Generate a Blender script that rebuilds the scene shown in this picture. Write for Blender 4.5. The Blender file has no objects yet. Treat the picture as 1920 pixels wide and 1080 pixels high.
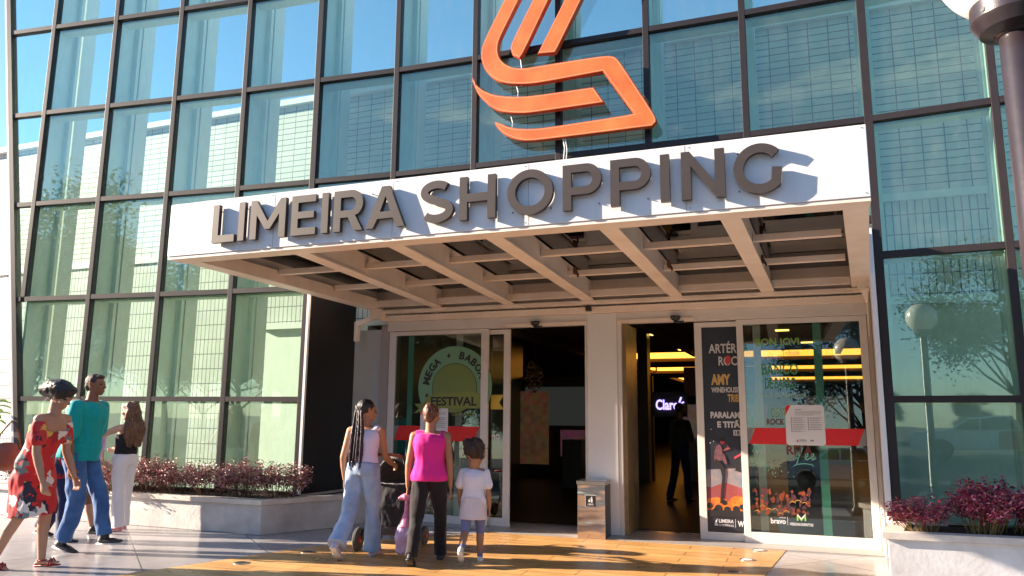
import bpy, bmesh, math, random
from mathutils import Vector, Matrix, Euler, noise
R = math.radians
rnd = random.Random(7)
S = bpy.context.scene
C = bpy.context.collection

# ------------------------------------------------------------------ camera
cd = bpy.data.cameras.new('camera'); cam = bpy.data.objects.new('camera', cd); C.objects.link(cam)
cd.sensor_width = 36; cd.lens = 36*1429.2/1920; cd.clip_end = 2000; cd.clip_start = .05
cam.location = (0, 0, 1.4)
cam.rotation_euler = (Matrix.Rotation(R(90+9.567), 3, 'X') @ Matrix.Rotation(R(.465), 3, 'Z')).to_euler()
S.camera = cam
# ------------------------------------------------------------------ light
AZ, EL = R(-7.2), R(20)
ldir = Vector((math.cos(AZ)*math.cos(EL), math.sin(AZ)*math.cos(EL), -math.sin(EL)))
sd = bpy.data.lights.new('sun', 'SUN'); sun = bpy.data.objects.new('sun', sd); C.objects.link(sun)
sd.energy = 5.0; sd.angle = R(.5); sd.color = (1, .83, .66)
sun.rotation_euler = ldir.to_track_quat('-Z', 'Y').to_euler()
W = bpy.data.worlds.new('World'); S.world = W; W.use_nodes = True
nt = W.node_tree; nt.nodes.clear()
sky = nt.nodes.new('ShaderNodeTexSky'); sky.sky_type = 'NISHITA'; sky.sun_disc = False
sky.sun_elevation = EL; sky.sun_rotation = math.atan2(-ldir.x, -ldir.y)
sky.air_density = 1.0; sky.dust_density = .3; sky.ozone_density = 4
tc = nt.nodes.new('ShaderNodeTexCoord'); mp = nt.nodes.new('ShaderNodeMapping'); mp.inputs['Scale'].default_value = (1, 1, 3.2)
nz = nt.nodes.new('ShaderNodeTexNoise'); nz.inputs['Scale'].default_value = 3.1; nz.inputs['Detail'].default_value = 8; nz.inputs['Roughness'].default_value = .58
cr = nt.nodes.new('ShaderNodeValToRGB'); cr.color_ramp.elements[0].position = .60; cr.color_ramp.elements[1].position = .78
mx = nt.nodes.new('ShaderNodeMixRGB'); mx.inputs[2].default_value = (7.5, 7.2, 7.0, 1)
bg = nt.nodes.new('ShaderNodeBackground'); bg.inputs[1].default_value = .08
wo = nt.nodes.new('ShaderNodeOutputWorld')
L = nt.links.new
L(tc.outputs['Generated'], mp.inputs[0]); L(mp.outputs[0], nz.inputs['Vector']); L(nz.outputs['Fac'], cr.inputs[0])
L(cr.outputs[0], mx.inputs[0]); L(sky.outputs[0], mx.inputs[1]); L(mx.outputs[0], bg.inputs[0]); L(bg.outputs[0], wo.inputs[0])
S.view_settings.view_transform = 'Standard'; S.view_settings.look = 'None'; S.view_settings.gamma = 1
S.view_settings.exposure = 2.0
S.render.engine = 'CYCLES'
try:
    S.cycles.transparent_max_bounces = 24; S.cycles.max_bounces = 10; S.cycles.glossy_bounces = 6
    S.cycles.use_denoising = True
except Exception: pass

# ------------------------------------------------------------------ frame of the entrance: s along the canopy, o into the building, z up
ANG = -.3671
OX, OY = -3.2805, 7.1514
UX = Vector((math.cos(ANG), math.sin(ANG), 0)); UY = Vector((-math.sin(ANG), math.cos(ANG), 0))
def Wp(s, o, z=0): return Vector((OX, OY, 0)) + UX*s + UY*o + Vector((0, 0, z))
def SO(x, y):
    v = Vector((x-OX, y-OY, 0)); return v.dot(UX), v.dot(UY)

# ------------------------------------------------------------------ materials
MC = {}
def mat(name, col, rough=.6, metal=0, var=0, vscale=3, bump=0, bscale=40, col2=None, spec=.5, coat=0, emit=0, sheen=0, stretch=None, rv=0):
    if name in MC: return MC[name]
    m = bpy.data.materials.new(name); m.use_nodes = True; n = m.node_tree; b = n.nodes['Principled BSDF']
    b.inputs['Base Color'].default_value = (*col, 1); b.inputs['Roughness'].default_value = rough; b.inputs['Metallic'].default_value = metal
    b.inputs['Specular IOR Level'].default_value = spec; b.inputs['Coat Weight'].default_value = coat; b.inputs['Coat Roughness'].default_value = .08
    if sheen: b.inputs['Sheen Weight'].default_value = sheen
    if emit: b.inputs['Emission Color'].default_value = (*col, 1); b.inputs['Emission Strength'].default_value = emit
    t = n.nodes.new('ShaderNodeTexCoord'); v = t.outputs['Object']
    if stretch:
        q = n.nodes.new('ShaderNodeMapping'); q.inputs['Scale'].default_value = stretch; n.links.new(v, q.inputs[0]); v = q.outputs[0]
    if var or col2 or rv:
        z = n.nodes.new('ShaderNodeTexNoise'); z.inputs['Scale'].default_value = vscale; z.inputs['Detail'].default_value = 6; z.inputs['Roughness'].default_value = .6
        n.links.new(v, z.inputs['Vector'])
        r = n.nodes.new('ShaderNodeValToRGB'); r.color_ramp.elements[0].position = .3; r.color_ramp.elements[1].position = .72
        c2 = col2 or tuple(c*(1-var) for c in col)
        r.color_ramp.elements[0].color = (*c2, 1); r.color_ramp.elements[1].color = (*col, 1)
        n.links.new(z.outputs['Fac'], r.inputs[0])
        if var or col2: n.links.new(r.outputs[0], b.inputs['Base Color'])
        if rv:
            mr = n.nodes.new('ShaderNodeMapRange'); mr.inputs['To Min'].default_value = max(.02, rough-rv); mr.inputs['To Max'].default_value = rough+rv
            mr.inputs['From Min'].default_value = .3; mr.inputs['From Max'].default_value = .7
            n.links.new(z.outputs['Fac'], mr.inputs[0]); n.links.new(mr.outputs[0], b.inputs['Roughness'])
    if bump:
        z2 = n.nodes.new('ShaderNodeTexNoise'); z2.inputs['Scale'].default_value = bscale; z2.inputs['Detail'].default_value = 4
        n.links.new(v, z2.inputs['Vector'])
        bp = n.nodes.new('ShaderNodeBump'); bp.inputs['Strength'].default_value = bump; bp.inputs['Distance'].default_value = .01
        n.links.new(z2.outputs['Fac'], bp.inputs['Height']); n.links.new(bp.outputs[0], b.inputs['Normal'])
    MC[name] = m; return m

def glass(name, tint, refl_tint, base=.08, power=1.0, rough=0, wavy=0, lean=0, dust=0):
    m = bpy.data.materials.new(name); m.use_nodes = True; n = m.node_tree; n.nodes.clear()
    o = n.nodes.new('ShaderNodeOutputMaterial'); t = n.nodes.new('ShaderNodeBsdfTransparent'); g = n.nodes.new('ShaderNodeBsdfGlossy')
    t.inputs[0].default_value = (*tint, 1); g.inputs['Color'].default_value = (*refl_tint, 1); g.inputs['Roughness'].default_value = rough
    w = n.nodes.new('ShaderNodeLayerWeight'); w.inputs['Blend'].default_value = .5
    p = n.nodes.new('ShaderNodeMath'); p.operation = 'POWER'; p.inputs[1].default_value = 3
    n.links.new(w.outputs['Facing'], p.inputs[0])
    q = n.nodes.new('ShaderNodeMath'); q.operation = 'MULTIPLY_ADD'; q.inputs[1].default_value = power; q.inputs[2].default_value = base; q.use_clamp = True
    n.links.new(p.outputs[0], q.inputs[0])
    x = n.nodes.new('ShaderNodeMixShader'); n.links.new(q.outputs[0], x.inputs[0]); n.links.new(t.outputs[0], x.inputs[1]); n.links.new(g.outputs[0], x.inputs[2])
    n.links.new(x.outputs[0], o.inputs[0])
    if wavy:
        tcn = n.nodes.new('ShaderNodeTexCoord'); z = n.nodes.new('ShaderNodeTexNoise'); z.inputs['Scale'].default_value = 1.3
        bp = n.nodes.new('ShaderNodeBump'); bp.inputs['Strength'].default_value = wavy; bp.inputs['Distance'].default_value = .004
        n.links.new(tcn.outputs['Object'], z.inputs['Vector']); n.links.new(z.outputs['Fac'], bp.inputs['Height']); n.links.new(bp.outputs[0], g.inputs['Normal'])
    if lean:   # the glass hangs a degree or so out of plumb
        ge = n.nodes.new('ShaderNodeNewGeometry'); va = n.nodes.new('ShaderNodeVectorMath'); va.inputs[1].default_value = (0, 0, -lean); vn = n.nodes.new('ShaderNodeVectorMath'); vn.operation = 'NORMALIZE'
        n.links.new(ge.outputs['Normal'], va.inputs[0]); n.links.new(va.outputs[0], vn.inputs[0]); n.links.new(vn.outputs[0], g.inputs['Normal'])
    if dust:   # dried dust and streaks on the pane
        tcn = n.nodes.new('ShaderNodeTexCoord'); mq = n.nodes.new('ShaderNodeMapping'); mq.inputs['Scale'].default_value = (6, 6, 1.6); z = n.nodes.new('ShaderNodeTexNoise'); z.inputs['Scale'].default_value = 1.4; z.inputs['Detail'].default_value = 9; z.inputs['Roughness'].default_value = .75
        n.links.new(tcn.outputs['Object'], mq.inputs[0]); n.links.new(mq.outputs[0], z.inputs['Vector']); mr_ = n.nodes.new('ShaderNodeMapRange'); mr_.inputs['From Min'].default_value = .45; mr_.inputs['From Max'].default_value = .8; mr_.inputs['To Min'].default_value = dust*.15; mr_.inputs['To Max'].default_value = dust
        df = n.nodes.new('ShaderNodeBsdfDiffuse'); df.inputs[0].default_value = (.62, .60, .55, 1); x2 = n.nodes.new('ShaderNodeMixShader'); n.links.new(z.outputs['Fac'], mr_.inputs[0]); n.links.new(mr_.outputs[0], x2.inputs[0]); n.links.new(x.outputs[0], x2.inputs[1]); n.links.new(df.outputs[0], x2.inputs[2]); n.links.new(x2.outputs[0], o.inputs[0])
    return m

M_pane = glass('green_glass', (.81, .94, .87), (.82, .97, .95), .085, .9, 0, .25, dust=.07)
M_dglass = glass('door_glass', (.74, .80, .76), (.95, 1, 1), .07, .8, lean=-.027, dust=.022)
M_roofglass = glass('roof_glass', (.06, .065, .065), (.9, .95, 1), .04, .55)
M_frame = mat('dark_frame', (.026, .019, .020), .5, 0, .25, 6, .05, 60, spec=.35)
M_finw = mat('fin_white', (.78, .80, .74), .6, 0, .08, 4)
M_white = mat('white_panel', (.80, .79, .79), .38, 0, .05, 2.5, .03, 8, rv=.08)
M_beige = mat('beige_steel', (.93, .81, .70), .42, 0, 0, 3, .05, 30, col2=(.80, .66, .54))
M_cream = mat('cream_alu', (.74, .69, .65), .42, 0, .10, 5, .04, 30)
M_letter = mat('letter_grey', (.066, .050, .042), .45, .15, .18, 9)
M_orange = mat('orange_paint', (.80, .19, .035), .5, 0, 0, 2.5, .12, 12, col2=(.62, .105, .016), rv=.1)
M_orange_edge = mat('orange_edge', (.50, .07, .012), .5)
M_rim = mat('pale_rim', (.85, .42, .22), .5)
M_black = mat('black_panel', (.012, .010, .010), .35, 0, .2, 3)
M_grey = mat('grey_panel', (.50, .52, .51), .45, 0, .10, 2.5, .03, 15)
M_taupe = mat('taupe', (.42, .36, .32), .5, 0, .15, 5)
M_conc = mat('painted_concrete', (.62, .60, .58), .8, 0, 0, 3.0, .3, 22, col2=(.38, .355, .34))
M_cope = mat('coping_stone', (.66, .60, .53), .65, 0, 0, 5, .15, 25, col2=(.50, .44, .39))
M_soil = mat('soil', (.06, .04, .03), .95, 0, .4, 14, .6, 40)
M_steel = mat('steel', (.62, .58, .56), .16, 1, .10, 4, .10, 5, rv=.05)
M_dark = mat('dark_plastic', (.02, .02, .022), .4)
M_red = mat('red_vinyl', (.72, .008, .010), .35, emit=0)
M_card = mat('white_card', (.74, .72, .72), .5)
M_ink = mat('grey_ink', (.25, .22, .22), .6)
M_teal = mat('turquoise_strip', (.17, .50, .38), .4, emit=0)

def nodes_mat(name): 
    m = bpy.data.materials.new(name); m.use_nodes = True; return m, m.node_tree, m.node_tree.nodes['Principled BSDF']

def tile_mat(name, bw, bh, col=(.80, .78, .75)):
    m, n, b = nodes_mat(name)
    t = n.nodes.new('ShaderNodeTexCoord'); sp = n.nodes.new('ShaderNodeSeparateXYZ'); cb = n.nodes.new('ShaderNodeCombineXYZ')
    n.links.new(t.outputs['Object'], sp.inputs[0]); n.links.new(sp.outputs[0], cb.inputs[0]); n.links.new(sp.outputs[2], cb.inputs[1])
    k = n.nodes.new('ShaderNodeTexBrick'); k.offset = 0; k.squash = 1
    k.inputs['Scale'].default_value = 1; k.inputs['Brick Width'].default_value = bw; k.inputs['Row Height'].default_value = bh
    k.inputs['Mortar Size'].default_value = .007; k.inputs['Mortar Smooth'].default_value = .2; k.inputs['Bias'].default_value = 0
    k.inputs['Color1'].default_value = (*col, 1); k.inputs['Color2'].default_value = (col[0]*.9, col[1]*.9, col[2]*.89, 1)
    k.inputs['Mortar'].default_value = (.20, .19, .20, 1)
    n.links.new(cb.outputs[0], k.inputs['Vector'])
    z = n.nodes.new('ShaderNodeTexNoise'); z.inputs['Scale'].default_value = 1.5; z.inputs['Detail'].default_value = 5
    n.links.new(t.outputs['Object'], z.inputs['Vector'])
    x = n.nodes.new('ShaderNodeMixRGB'); x.blend_type = 'MULTIPLY'; x.inputs[0].default_value = .35
    n.links.new(k.outputs['Color'], x.inputs[1]); n.links.new(z.outputs['Fac'], x.inputs[2]); n.links.new(x.outputs[0], b.inputs['Base Color'])
    bp = n.nodes.new('ShaderNodeBump'); bp.invert = True; bp.inputs['Strength'].default_value = .8; bp.inputs['Distance'].default_value = .012
    n.links.new(k.outputs['Fac'], bp.inputs['Height']); n.links.new(bp.outputs[0], b.inputs['Normal'])
    b.inputs['Roughness'].default_value = .6
    return m
M_tileh = tile_mat('tiles_lying', .235, .0935)
M_tilev = tile_mat('tiles_standing', .0795, .235)

# polished grey floor tiles
M_ground, n, b = nodes_mat('polished_floor')
t = n.nodes.new('ShaderNodeTexCoord'); mpn = n.nodes.new('ShaderNodeMapping'); mpn.inputs['Rotation'].default_value = (0, 0, R(40)); n.links.new(t.outputs['Object'], mpn.inputs[0])
k = n.nodes.new('ShaderNodeTexBrick'); k.offset = 0; k.inputs['Scale'].default_value = 1; k.inputs['Brick Width'].default_value = 1.2; k.inputs['Row Height'].default_value = 1.2
k.inputs['Mortar Size'].default_value = .007; k.inputs['Color1'].default_value = (.34, .325, .335, 1); k.inputs['Color2'].default_value = (.30, .29, .30, 1); k.inputs['Mortar'].default_value = (.09, .085, .085, 1)
n.links.new(mpn.outputs[0], k.inputs['Vector'])
z = n.nodes.new('ShaderNodeTexNoise'); z.inputs['Scale'].default_value = 2.2; z.inputs['Detail'].default_value = 7; z.inputs['Roughness'].default_value = .65; n.links.new(t.outputs['Object'], z.inputs['Vector'])
x = n.nodes.new('ShaderNodeMixRGB'); x.blend_type = 'OVERLAY'; x.inputs[0].default_value = .35; n.links.new(k.outputs['Color'], x.inputs[1]); n.links.new(z.outputs['Fac'], x.inputs[2]); n.links.new(x.outputs[0], b.inputs['Base Color'])
mr = n.nodes.new('ShaderNodeMapRange'); mr.inputs['From Min'].default_value = .3; mr.inputs['From Max'].default_value = .7; mr.inputs['To Min'].default_value = .13; mr.inputs['To Max'].default_value = .26
n.links.new(z.outputs['Fac'], mr.inputs[0]); n.links.new(mr.outputs[0], b.inputs['Roughness'])
b.inputs['Specular IOR Level'].default_value = .8

# wood look floor
M_wood, n, b = nodes_mat('wood_look_floor')
t = n.nodes.new('ShaderNodeTexCoord')
k = n.nodes.new('ShaderNodeTexBrick'); k.offset = .37; k.inputs['Scale'].default_value = 1; k.inputs['Brick Width'].default_value = 1.2; k.inputs['Row Height'].default_value = .2
k.inputs['Mortar Size'].default_value = .005; k.inputs['Color1'].default_value = (.62, .355, .135, 1); k.inputs['Color2'].default_value = (.50, .27, .095, 1); k.inputs['Mortar'].default_value = (.12, .05, .02, 1)
n.links.new(t.outputs['Object'], k.inputs['Vector'])
mpn = n.nodes.new('ShaderNodeMapping'); mpn.inputs['Scale'].default_value = (1.4, 22, 1); n.links.new(t.outputs['Object'], mpn.inputs[0])
z = n.nodes.new('ShaderNodeTexNoise'); z.inputs['Scale'].default_value = 1.6; z.inputs['Detail'].default_value = 7; z.inputs['Distortion'].default_value = .6; n.links.new(mpn.outputs[0], z.inputs['Vector'])
x = n.nodes.new('ShaderNodeMixRGB'); x.blend_type = 'OVERLAY'; x.inputs[0].default_value = .75; n.links.new(k.outputs['Color'], x.inputs[1]); n.links.new(z.outputs['Fac'], x.inputs[2]); n.links.new(x.outputs[0], b.inputs['Base Color'])
zz = n.nodes.new('ShaderNodeTexNoise'); zz.inputs['Scale'].default_value = 1.1; zz.inputs['Detail'].default_value = 8; zz.inputs['Roughness'].default_value = .7; n.links.new(t.outputs['Object'], zz.inputs['Vector'])
mr = n.nodes.new('ShaderNodeMapRange'); mr.inputs['From Min'].default_value = .3; mr.inputs['From Max'].default_value = .7; mr.inputs['To Min'].default_value = .20; mr.inputs['To Max'].default_value = .48; n.links.new(zz.outputs['Fac'], mr.inputs[0]); n.links.new(mr.outputs[0], b.inputs['Roughness']); b.inputs['Specular IOR Level'].default_value = .5

# ------------------------------------------------------------------ mesh helpers
TS = bpy.data.scenes.new('bench')      # an empty bench scene in which text and fused meshes are evaluated
def bake_mesh(o):
    TS.collection.objects.link(o); vl = TS.view_layers[0]; vl.update(); dg = vl.depsgraph
    me = bpy.data.meshes.new_from_object(o.evaluated_get(dg)); TS.collection.objects.unlink(o); return me
def tag(o, label=None, cat=None, group=None, kind=None):
    if label: o['label'] = label
    if cat: o['category'] = cat
    if group: o['group'] = group
    if kind: o['kind'] = kind
    return o
class MB:
    def __init__(s): s.v = []; s.f = []; s.mi = []
    def add(s, vs, fs, mi=0):
        k = len(s.v); s.v += [Vector(v) for v in vs]; s.f += [tuple(i+k for i in f) for f in fs]; s.mi += [mi]*len(fs); return s
    def box(s, x0, x1, y0, y1, z0, z1, mi=0):
        return s.prism([(x0, y0), (x1, y0), (x1, y1), (x0, y1)], z0, z1, mi)
    def prism(s, pts, z0, z1, mi=0):
        n = len(pts); vs = [(p[0], p[1], z0) for p in pts]+[(p[0], p[1], z1) for p in pts]
        fs = [tuple(range(n))[::-1], tuple(range(n, 2*n))]+[(i, (i+1) % n, n+(i+1) % n, n+i) for i in range(n)]
        return s.add(vs, fs, mi)
    def plate(s, pts, y0, y1, mi=0):   # outline in (x,z), thickness along y
        n = len(pts); vs = [(p[0], y0, p[1]) for p in pts]+[(p[0], y1, p[1]) for p in pts]
        fs = [tuple(range(n)), tuple(range(n, 2*n))[::-1]]+[(i, n+i, n+(i+1) % n, (i+1) % n) for i in range(n)]
        return s.add(vs, fs, mi)
    def bar(s, a, b, w, h, up=(0, 0, 1), mi=0):
        a = Vector(a); b = Vector(b); d = (b-a).normalized(); u = Vector(up); r = d.cross(u).normalized(); u = r.cross(d)
        vs = [p+r*i*w/2+u*j*h/2 for p in (a, b) for i, j in ((-1, -1), (1, -1), (1, 1), (-1, 1))]
        return s.add(vs, [(0, 1, 2, 3), (7, 6, 5, 4), (0, 4, 5, 1), (1, 5, 6, 2), (2, 6, 7, 3), (3, 7, 4, 0)], mi)
    def tube(s, pts, rs, n=10, caps=True, mi=0, sq=1, side=None):
        pts = [Vector(p) for p in pts]
        if not hasattr(rs, '__len__'): rs = [rs]*len(pts)
        k = len(s.v); prev = None
        for i, p in enumerate(pts):
            d = (pts[min(i+1, len(pts)-1)]-pts[max(i-1, 0)]).normalized()
            ref = Vector(side) if side is not None else (prev if prev is not None else (Vector((0, 0, 1)) if abs(d.z) < .9 else Vector((1, 0, 0))))
            a = (ref - d*ref.dot(d)).normalized(); bb = d.cross(a); prev = a
            for j in range(n):
                t = 2*math.pi*j/n; s.v.append(p+a*math.cos(t)*rs[i]+bb*math.sin(t)*rs[i]*sq)
        for i in range(len(pts)-1):
            for j in range(n):
                s.f.append((k+i*n+j, k+i*n+(j+1) % n, k+(i+1)*n+(j+1) % n, k+(i+1)*n+j)); s.mi.append(mi)
        if caps:
            s.f.append(tuple(k+j for j in range(n))[::-1]); s.f.append(tuple(k+(len(pts)-1)*n+j for j in range(n))); s.mi += [mi]*2
        return s
    def lathe(s, c, prof, n=24, mi=0):
        k = len(s.v); c = Vector(c)
        for r, z in prof:
            for j in range(n):
                t = 2*math.pi*j/n; s.v.append(c+Vector((r*math.cos(t), r*math.sin(t), z)))
        for i in range(len(prof)-1):
            for j in range(n):
                s.f.append((k+i*n+j, k+i*n+(j+1) % n, k+(i+1)*n+(j+1) % n, k+(i+1)*n+j)); s.mi.append(mi)
        s.f.append(tuple(k+j for j in range(n))[::-1]); s.f.append(tuple(k+(len(prof)-1)*n+j for j in range(n))); s.mi += [mi]*2
        return s
    def ell(s, c, r, rot=None, nu=16, nv=10, mi=0):
        c = Vector(c); k = len(s.v); r = Vector(r); Q = rot if rot is not None else Matrix.Identity(3)
        for i in range(1, nv):
            a = math.pi*i/nv
            for j in range(nu):
                t = 2*math.pi*j/nu; s.v.append(c+Q@Vector((r.x*math.sin(a)*math.cos(t), r.y*math.sin(a)*math.sin(t), r.z*math.cos(a))))
        s.v.append(c+Q@Vector((0, 0, r.z))); s.v.append(c+Q@Vector((0, 0, -r.z))); T = len(s.v)-2; B = T+1
        for i in range(nv-2):
            for j in range(nu): s.f.append((k+i*nu+j, k+(i+1)*nu+j, k+(i+1)*nu+(j+1) % nu, k+i*nu+(j+1) % nu)); s.mi.append(mi)
        for j in range(nu):
            s.f.append((T, k+j, k+(j+1) % nu)); s.f.append((B, k+(nv-2)*nu+(j+1) % nu, k+(nv-2)*nu+j)); s.mi += [mi]*2
        return s
    def cap(s, p0, p1, r0, r1, sq=1, side=None, n=14):  # rounded cone
        p0 = Vector(p0); p1 = Vector(p1); d = (p1-p0).normalized(); P = []; Q = []
        for a in (-80, -55, -28): P.append(p0+d*r0*math.sin(R(a))); Q.append(r0*math.cos(R(a)))
        P += [p0, p1]; Q += [r0, r1]
        for a in (28, 55, 80): P.append(p1+d*r1*math.sin(R(a))); Q.append(r1*math.cos(R(a)))
        return s.tube(P, Q, n, True, 0, sq, side)
    def mesh(s, name, off=(0, 0, 0), mats=(), smooth=False, bevel=0):
        off = Vector(off); me = bpy.data.meshes.new(name); me.from_pydata([v-off for v in s.v], [], s.f)
        for m in mats: me.materials.append(m)
        if len(mats) > 1: me.polygons.foreach_set('material_index', s.mi)
        bm = bmesh.new(); bm.from_mesh(me)
        if not smooth: bmesh.ops.recalc_face_normals(bm, faces=bm.faces)
        if bevel:
            bmesh.ops.bevel(bm, geom=[e for e in bm.edges if len(e.link_faces) == 2 and e.calc_face_angle(0) > .5], offset=bevel, segments=2, affect='EDGES', profile=.5, clamp_overlap=True)
        bm.to_mesh(me); bm.free()
        if smooth: me.polygons.foreach_set('use_smooth', [True]*len(me.polygons))
        me.update(); return me
def base_empty(name, b, rot=ANG, world=None):
    o = bpy.data.objects.new(name, None); C.objects.link(o); o.empty_display_size = .2
    o.location = world if world is not None else Wp(*b); o.rotation_euler = (0, 0, rot); return o
class Thing:
    """an Empty at the base of a thing; geometry is written in the entrance frame"""
    def __init__(s, name, b, label, cat, group=None):
        s.b = Vector(b); s.o = base_empty(name, b); tag(s.o, label, cat, group)
    def part(s, name, mb, m, parent=None, bevel=0, smooth=False, label=None, kind=None):
        mats = m if isinstance(m, (list, tuple)) else [m]
        o = bpy.data.objects.new(name, mb.mesh(name, s.b, mats, smooth, bevel)); C.objects.link(o); o.parent = parent or s.o
        if label: o['label'] = label
        if kind: o['kind'] = kind
        return o
def single(name, mb, m, b, label=None, cat=None, group=None, kind=None, bevel=0, smooth=False):
    mats = m if isinstance(m, (list, tuple)) else [m]
    o = bpy.data.objects.new(name, mb.mesh(name, b, mats, smooth, bevel)); C.objects.link(o)
    o.location = Wp(*b); o.rotation_euler = (0, 0, ANG); return tag(o, label, cat, group, kind)

def text_mb(txt, s0, s1, z0, z1, y0, y1, bold=.0, italic=0, spacing=1.0):
    """text fitted into a rectangle in the s,z plane, solid from y0 (front) to y1"""
    c = bpy.data.curves.new('t', 'FONT'); c.body = txt; c.size = 1; c.offset = bold; c.extrude = .5; c.shear = italic; c.space_character = spacing; c.resolution_u = 3
    o = bpy.data.objects.new('t', c); me = bake_mesh(o)
    vs = [v.co.copy() for v in me.vertices]; fs = [tuple(p.vertices) for p in me.polygons]
    bpy.data.objects.remove(o); bpy.data.curves.remove(c); bpy.data.meshes.remove(me)
    xa = min(v.x for v in vs); xb = max(v.x for v in vs); ya = min(v.y for v in vs); yb = max(v.y for v in vs)
    mb = MB(); mb.add([((v.x-xa)/(xb-xa)*(s1-s0)+s0, y1+(y0-y1)*(v.z+.5), (v.y-ya)/(yb-ya)*(z1-z0)+z0) for v in vs], fs); return mb

# ------------------------------------------------------------------ ground
g = MB(); g.prism([(-60, -1), (60, -1), (60, 60), (-60, 60)], -.3, 0)
single('forecourt_ground', g, M_ground, (0, 0, 0), kind='structure')
g = MB(); g.prism([(-250, -250), (250, -250), (250, -1.16), (-250, -1.16)], -.6, -.12)
kb = MB(); kb.prism([(-60, -1.158), (60, -1.158), (60, -1.002), (-60, -1.002)], -.3, -.006); single('kerb', kb, M_conc, (0, 0, 0), kind='structure')
mk = MB()
for i in range(9): mk.prism([(-3+i*1.1, -7.6), (-2.45+i*1.1, -7.6), (-2.45+i*1.1, -4.2), (-3+i*1.1, -4.2)], -.117, -.113)
single('road_marking', mk, mat('worn_road_paint', (.42, .41, .39), .8, 0, .35, 5), (0, 0, 0), kind='structure')
single('car_park_ground', g, mat('asphalt', (.055, .053, .052), .9, 0, .2, 3, .3, 60), (0, 0, 0), kind='structure')
g = MB()
wood = [(-.31, -.98), (.04, .118), (.55, 1.62), (.92, 2.32), (1.95, 3.42), (4.98, 3.50), (5.34, 3.62), (5.19, 2.05), (5.0, -.98)]
g.prism(wood, .001, .005)
single('wood_look_path', g, M_wood, (0, 0, 0), kind='structure')
g = MB(); g.prism([(1.95, 3.44), (6.3, 3.56), (6.3, 4.2), (.3, 4.2), (.3, 3.7), (1.6, 3.6)], .001, .012)
single('door_sill_floor', g, mat('sill_stone', (.36, .33, .31), .3, 0, .15, 6), (0, 0, 0), kind='structure')
for i, (x, y, lb) in enumerate([(-2.548, 7.58, 'flat round floor light in the wood-look floor nearest the teal-shirted man'), (-2.084, 8.206, 'flat round floor light by the planter corner in the wood-look floor'),
                       (2.676, 8.522, 'small pale floor light nearest the right sliding door'), (2.371, 7.957, 'small pale floor light between two others right of the steel bin'), (2.055, 7.338, 'small dark-rimmed floor light at the bottom edge right of the bin')]):
    s0, o0 = SO(x, y); mb = MB()
    mb.lathe((s0, o0, .005), [(.075, 0), (.075, .006), (.062, .008), (.058, .005)], 24, 0); mb.lathe((s0, o0, .005), [(.057, 0), (.05, .007), (.02, .009)], 20, 1)
    single('floor_light', mb, [mat('brushed_ring', (.5, .47, .44), .3, 1), M_dark if i in (0, 1, 4) else M_card], (s0, o0, 0), lb, 'floor light', 'recessed floor lights')

# ------------------------------------------------------------------ mall building: tiled wall, interior
Hs = [10.3, 8.87, 7.435, 6.002, 4.538, 3.069, 1.600]
ZT = 6.35
mall = Thing('mall_building', (0, 4.2, 0), 'long white mall building with tiled wall behind the green glass screen', 'building')
mb = MB(); mb.box(-30, 20, 4.2, 4.45, 4.02, ZT)
mall.part('tiled_wall', mb, M_tileh)
mb = MB(); mb.box(-30, 20, 4.17, 4.45, 3.93, 4.02); mall.part('wall_band', mb, M_white)
mb = MB(); mb.box(-30, -2.3, 4.2, 4.45, 0, 3.93); mb.box(-2.3, 20, 4.2, 4.45, 2.78, 3.93)
mall.part('tiled_wall', mb, M_tilev)
mb = MB(); mb.box(-2.3, -.38, 4.2, 4.45, 0, 2.70); mb.box(6.5, 20, 4.2, 4.45, 0, 2.70); mb.box(-2.3, .1, 4.12, 4.2, 2.70, 2.78); mb.box(6.4, 20, 4.12, 4.2, 2.70, 2.78)
mall.part('smooth_wall', mb, M_finw)
mb = MB(); mb.box(-30, 20, 4.12, 4.5, ZT, ZT+.11); mall.part('wall_coping', mb, M_white, bevel=.01)
mb = MB(); mb.box(-30, 20, 4.45, 70, ZT-.35, ZT-.15); mall.part('roof', mb, M_conc)
# interior shell
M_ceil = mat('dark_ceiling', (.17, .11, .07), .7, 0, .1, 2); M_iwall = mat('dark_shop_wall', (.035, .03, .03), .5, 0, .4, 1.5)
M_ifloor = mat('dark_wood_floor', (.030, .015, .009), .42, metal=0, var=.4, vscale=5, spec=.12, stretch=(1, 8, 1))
CZ = 3.3
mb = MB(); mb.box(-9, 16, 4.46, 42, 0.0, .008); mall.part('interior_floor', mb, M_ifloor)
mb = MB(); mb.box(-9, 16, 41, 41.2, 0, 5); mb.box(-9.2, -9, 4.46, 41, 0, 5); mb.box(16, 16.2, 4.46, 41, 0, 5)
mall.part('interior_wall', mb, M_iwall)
mb = MB()
troughs = [(17.2, 21.0), (24, 28), (32, 37)]
prev = 4.46
for a, b2 in troughs: mb.box(-9, 16, prev, a, CZ, CZ+.1); prev = b2
mb.box(-9, 16, prev, 41, CZ, CZ+.1)
for a, b2 in troughs:
    mb.box(-9, 16, a-.3, b2+.3, CZ+.72, CZ+.7)
    mb.box(-9, -.6, a, b2, CZ, CZ+.1); mb.box(12.2, 16, a, b2, CZ, CZ+.1)
    mb.box(-9, 16, b2, b2+.05, CZ+.1, CZ+.72); mb.box(-9, 16, a-.05, a, CZ+.1, CZ+.72)
mall.part('ceiling', mb, M_ceil)
M_cove = mat('cove_glow', (1, .40, .05), .5, emit=.9)
mb = MB()
for a, b2 in troughs: mb.box(-.4, 12, b2-.10, b2-.002, CZ+.12, CZ+.62); mb.box(-.58, -.48, a, b2-.12, CZ+.14, CZ+.45)
mall.part('cove_light', mb, M_cove)
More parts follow.
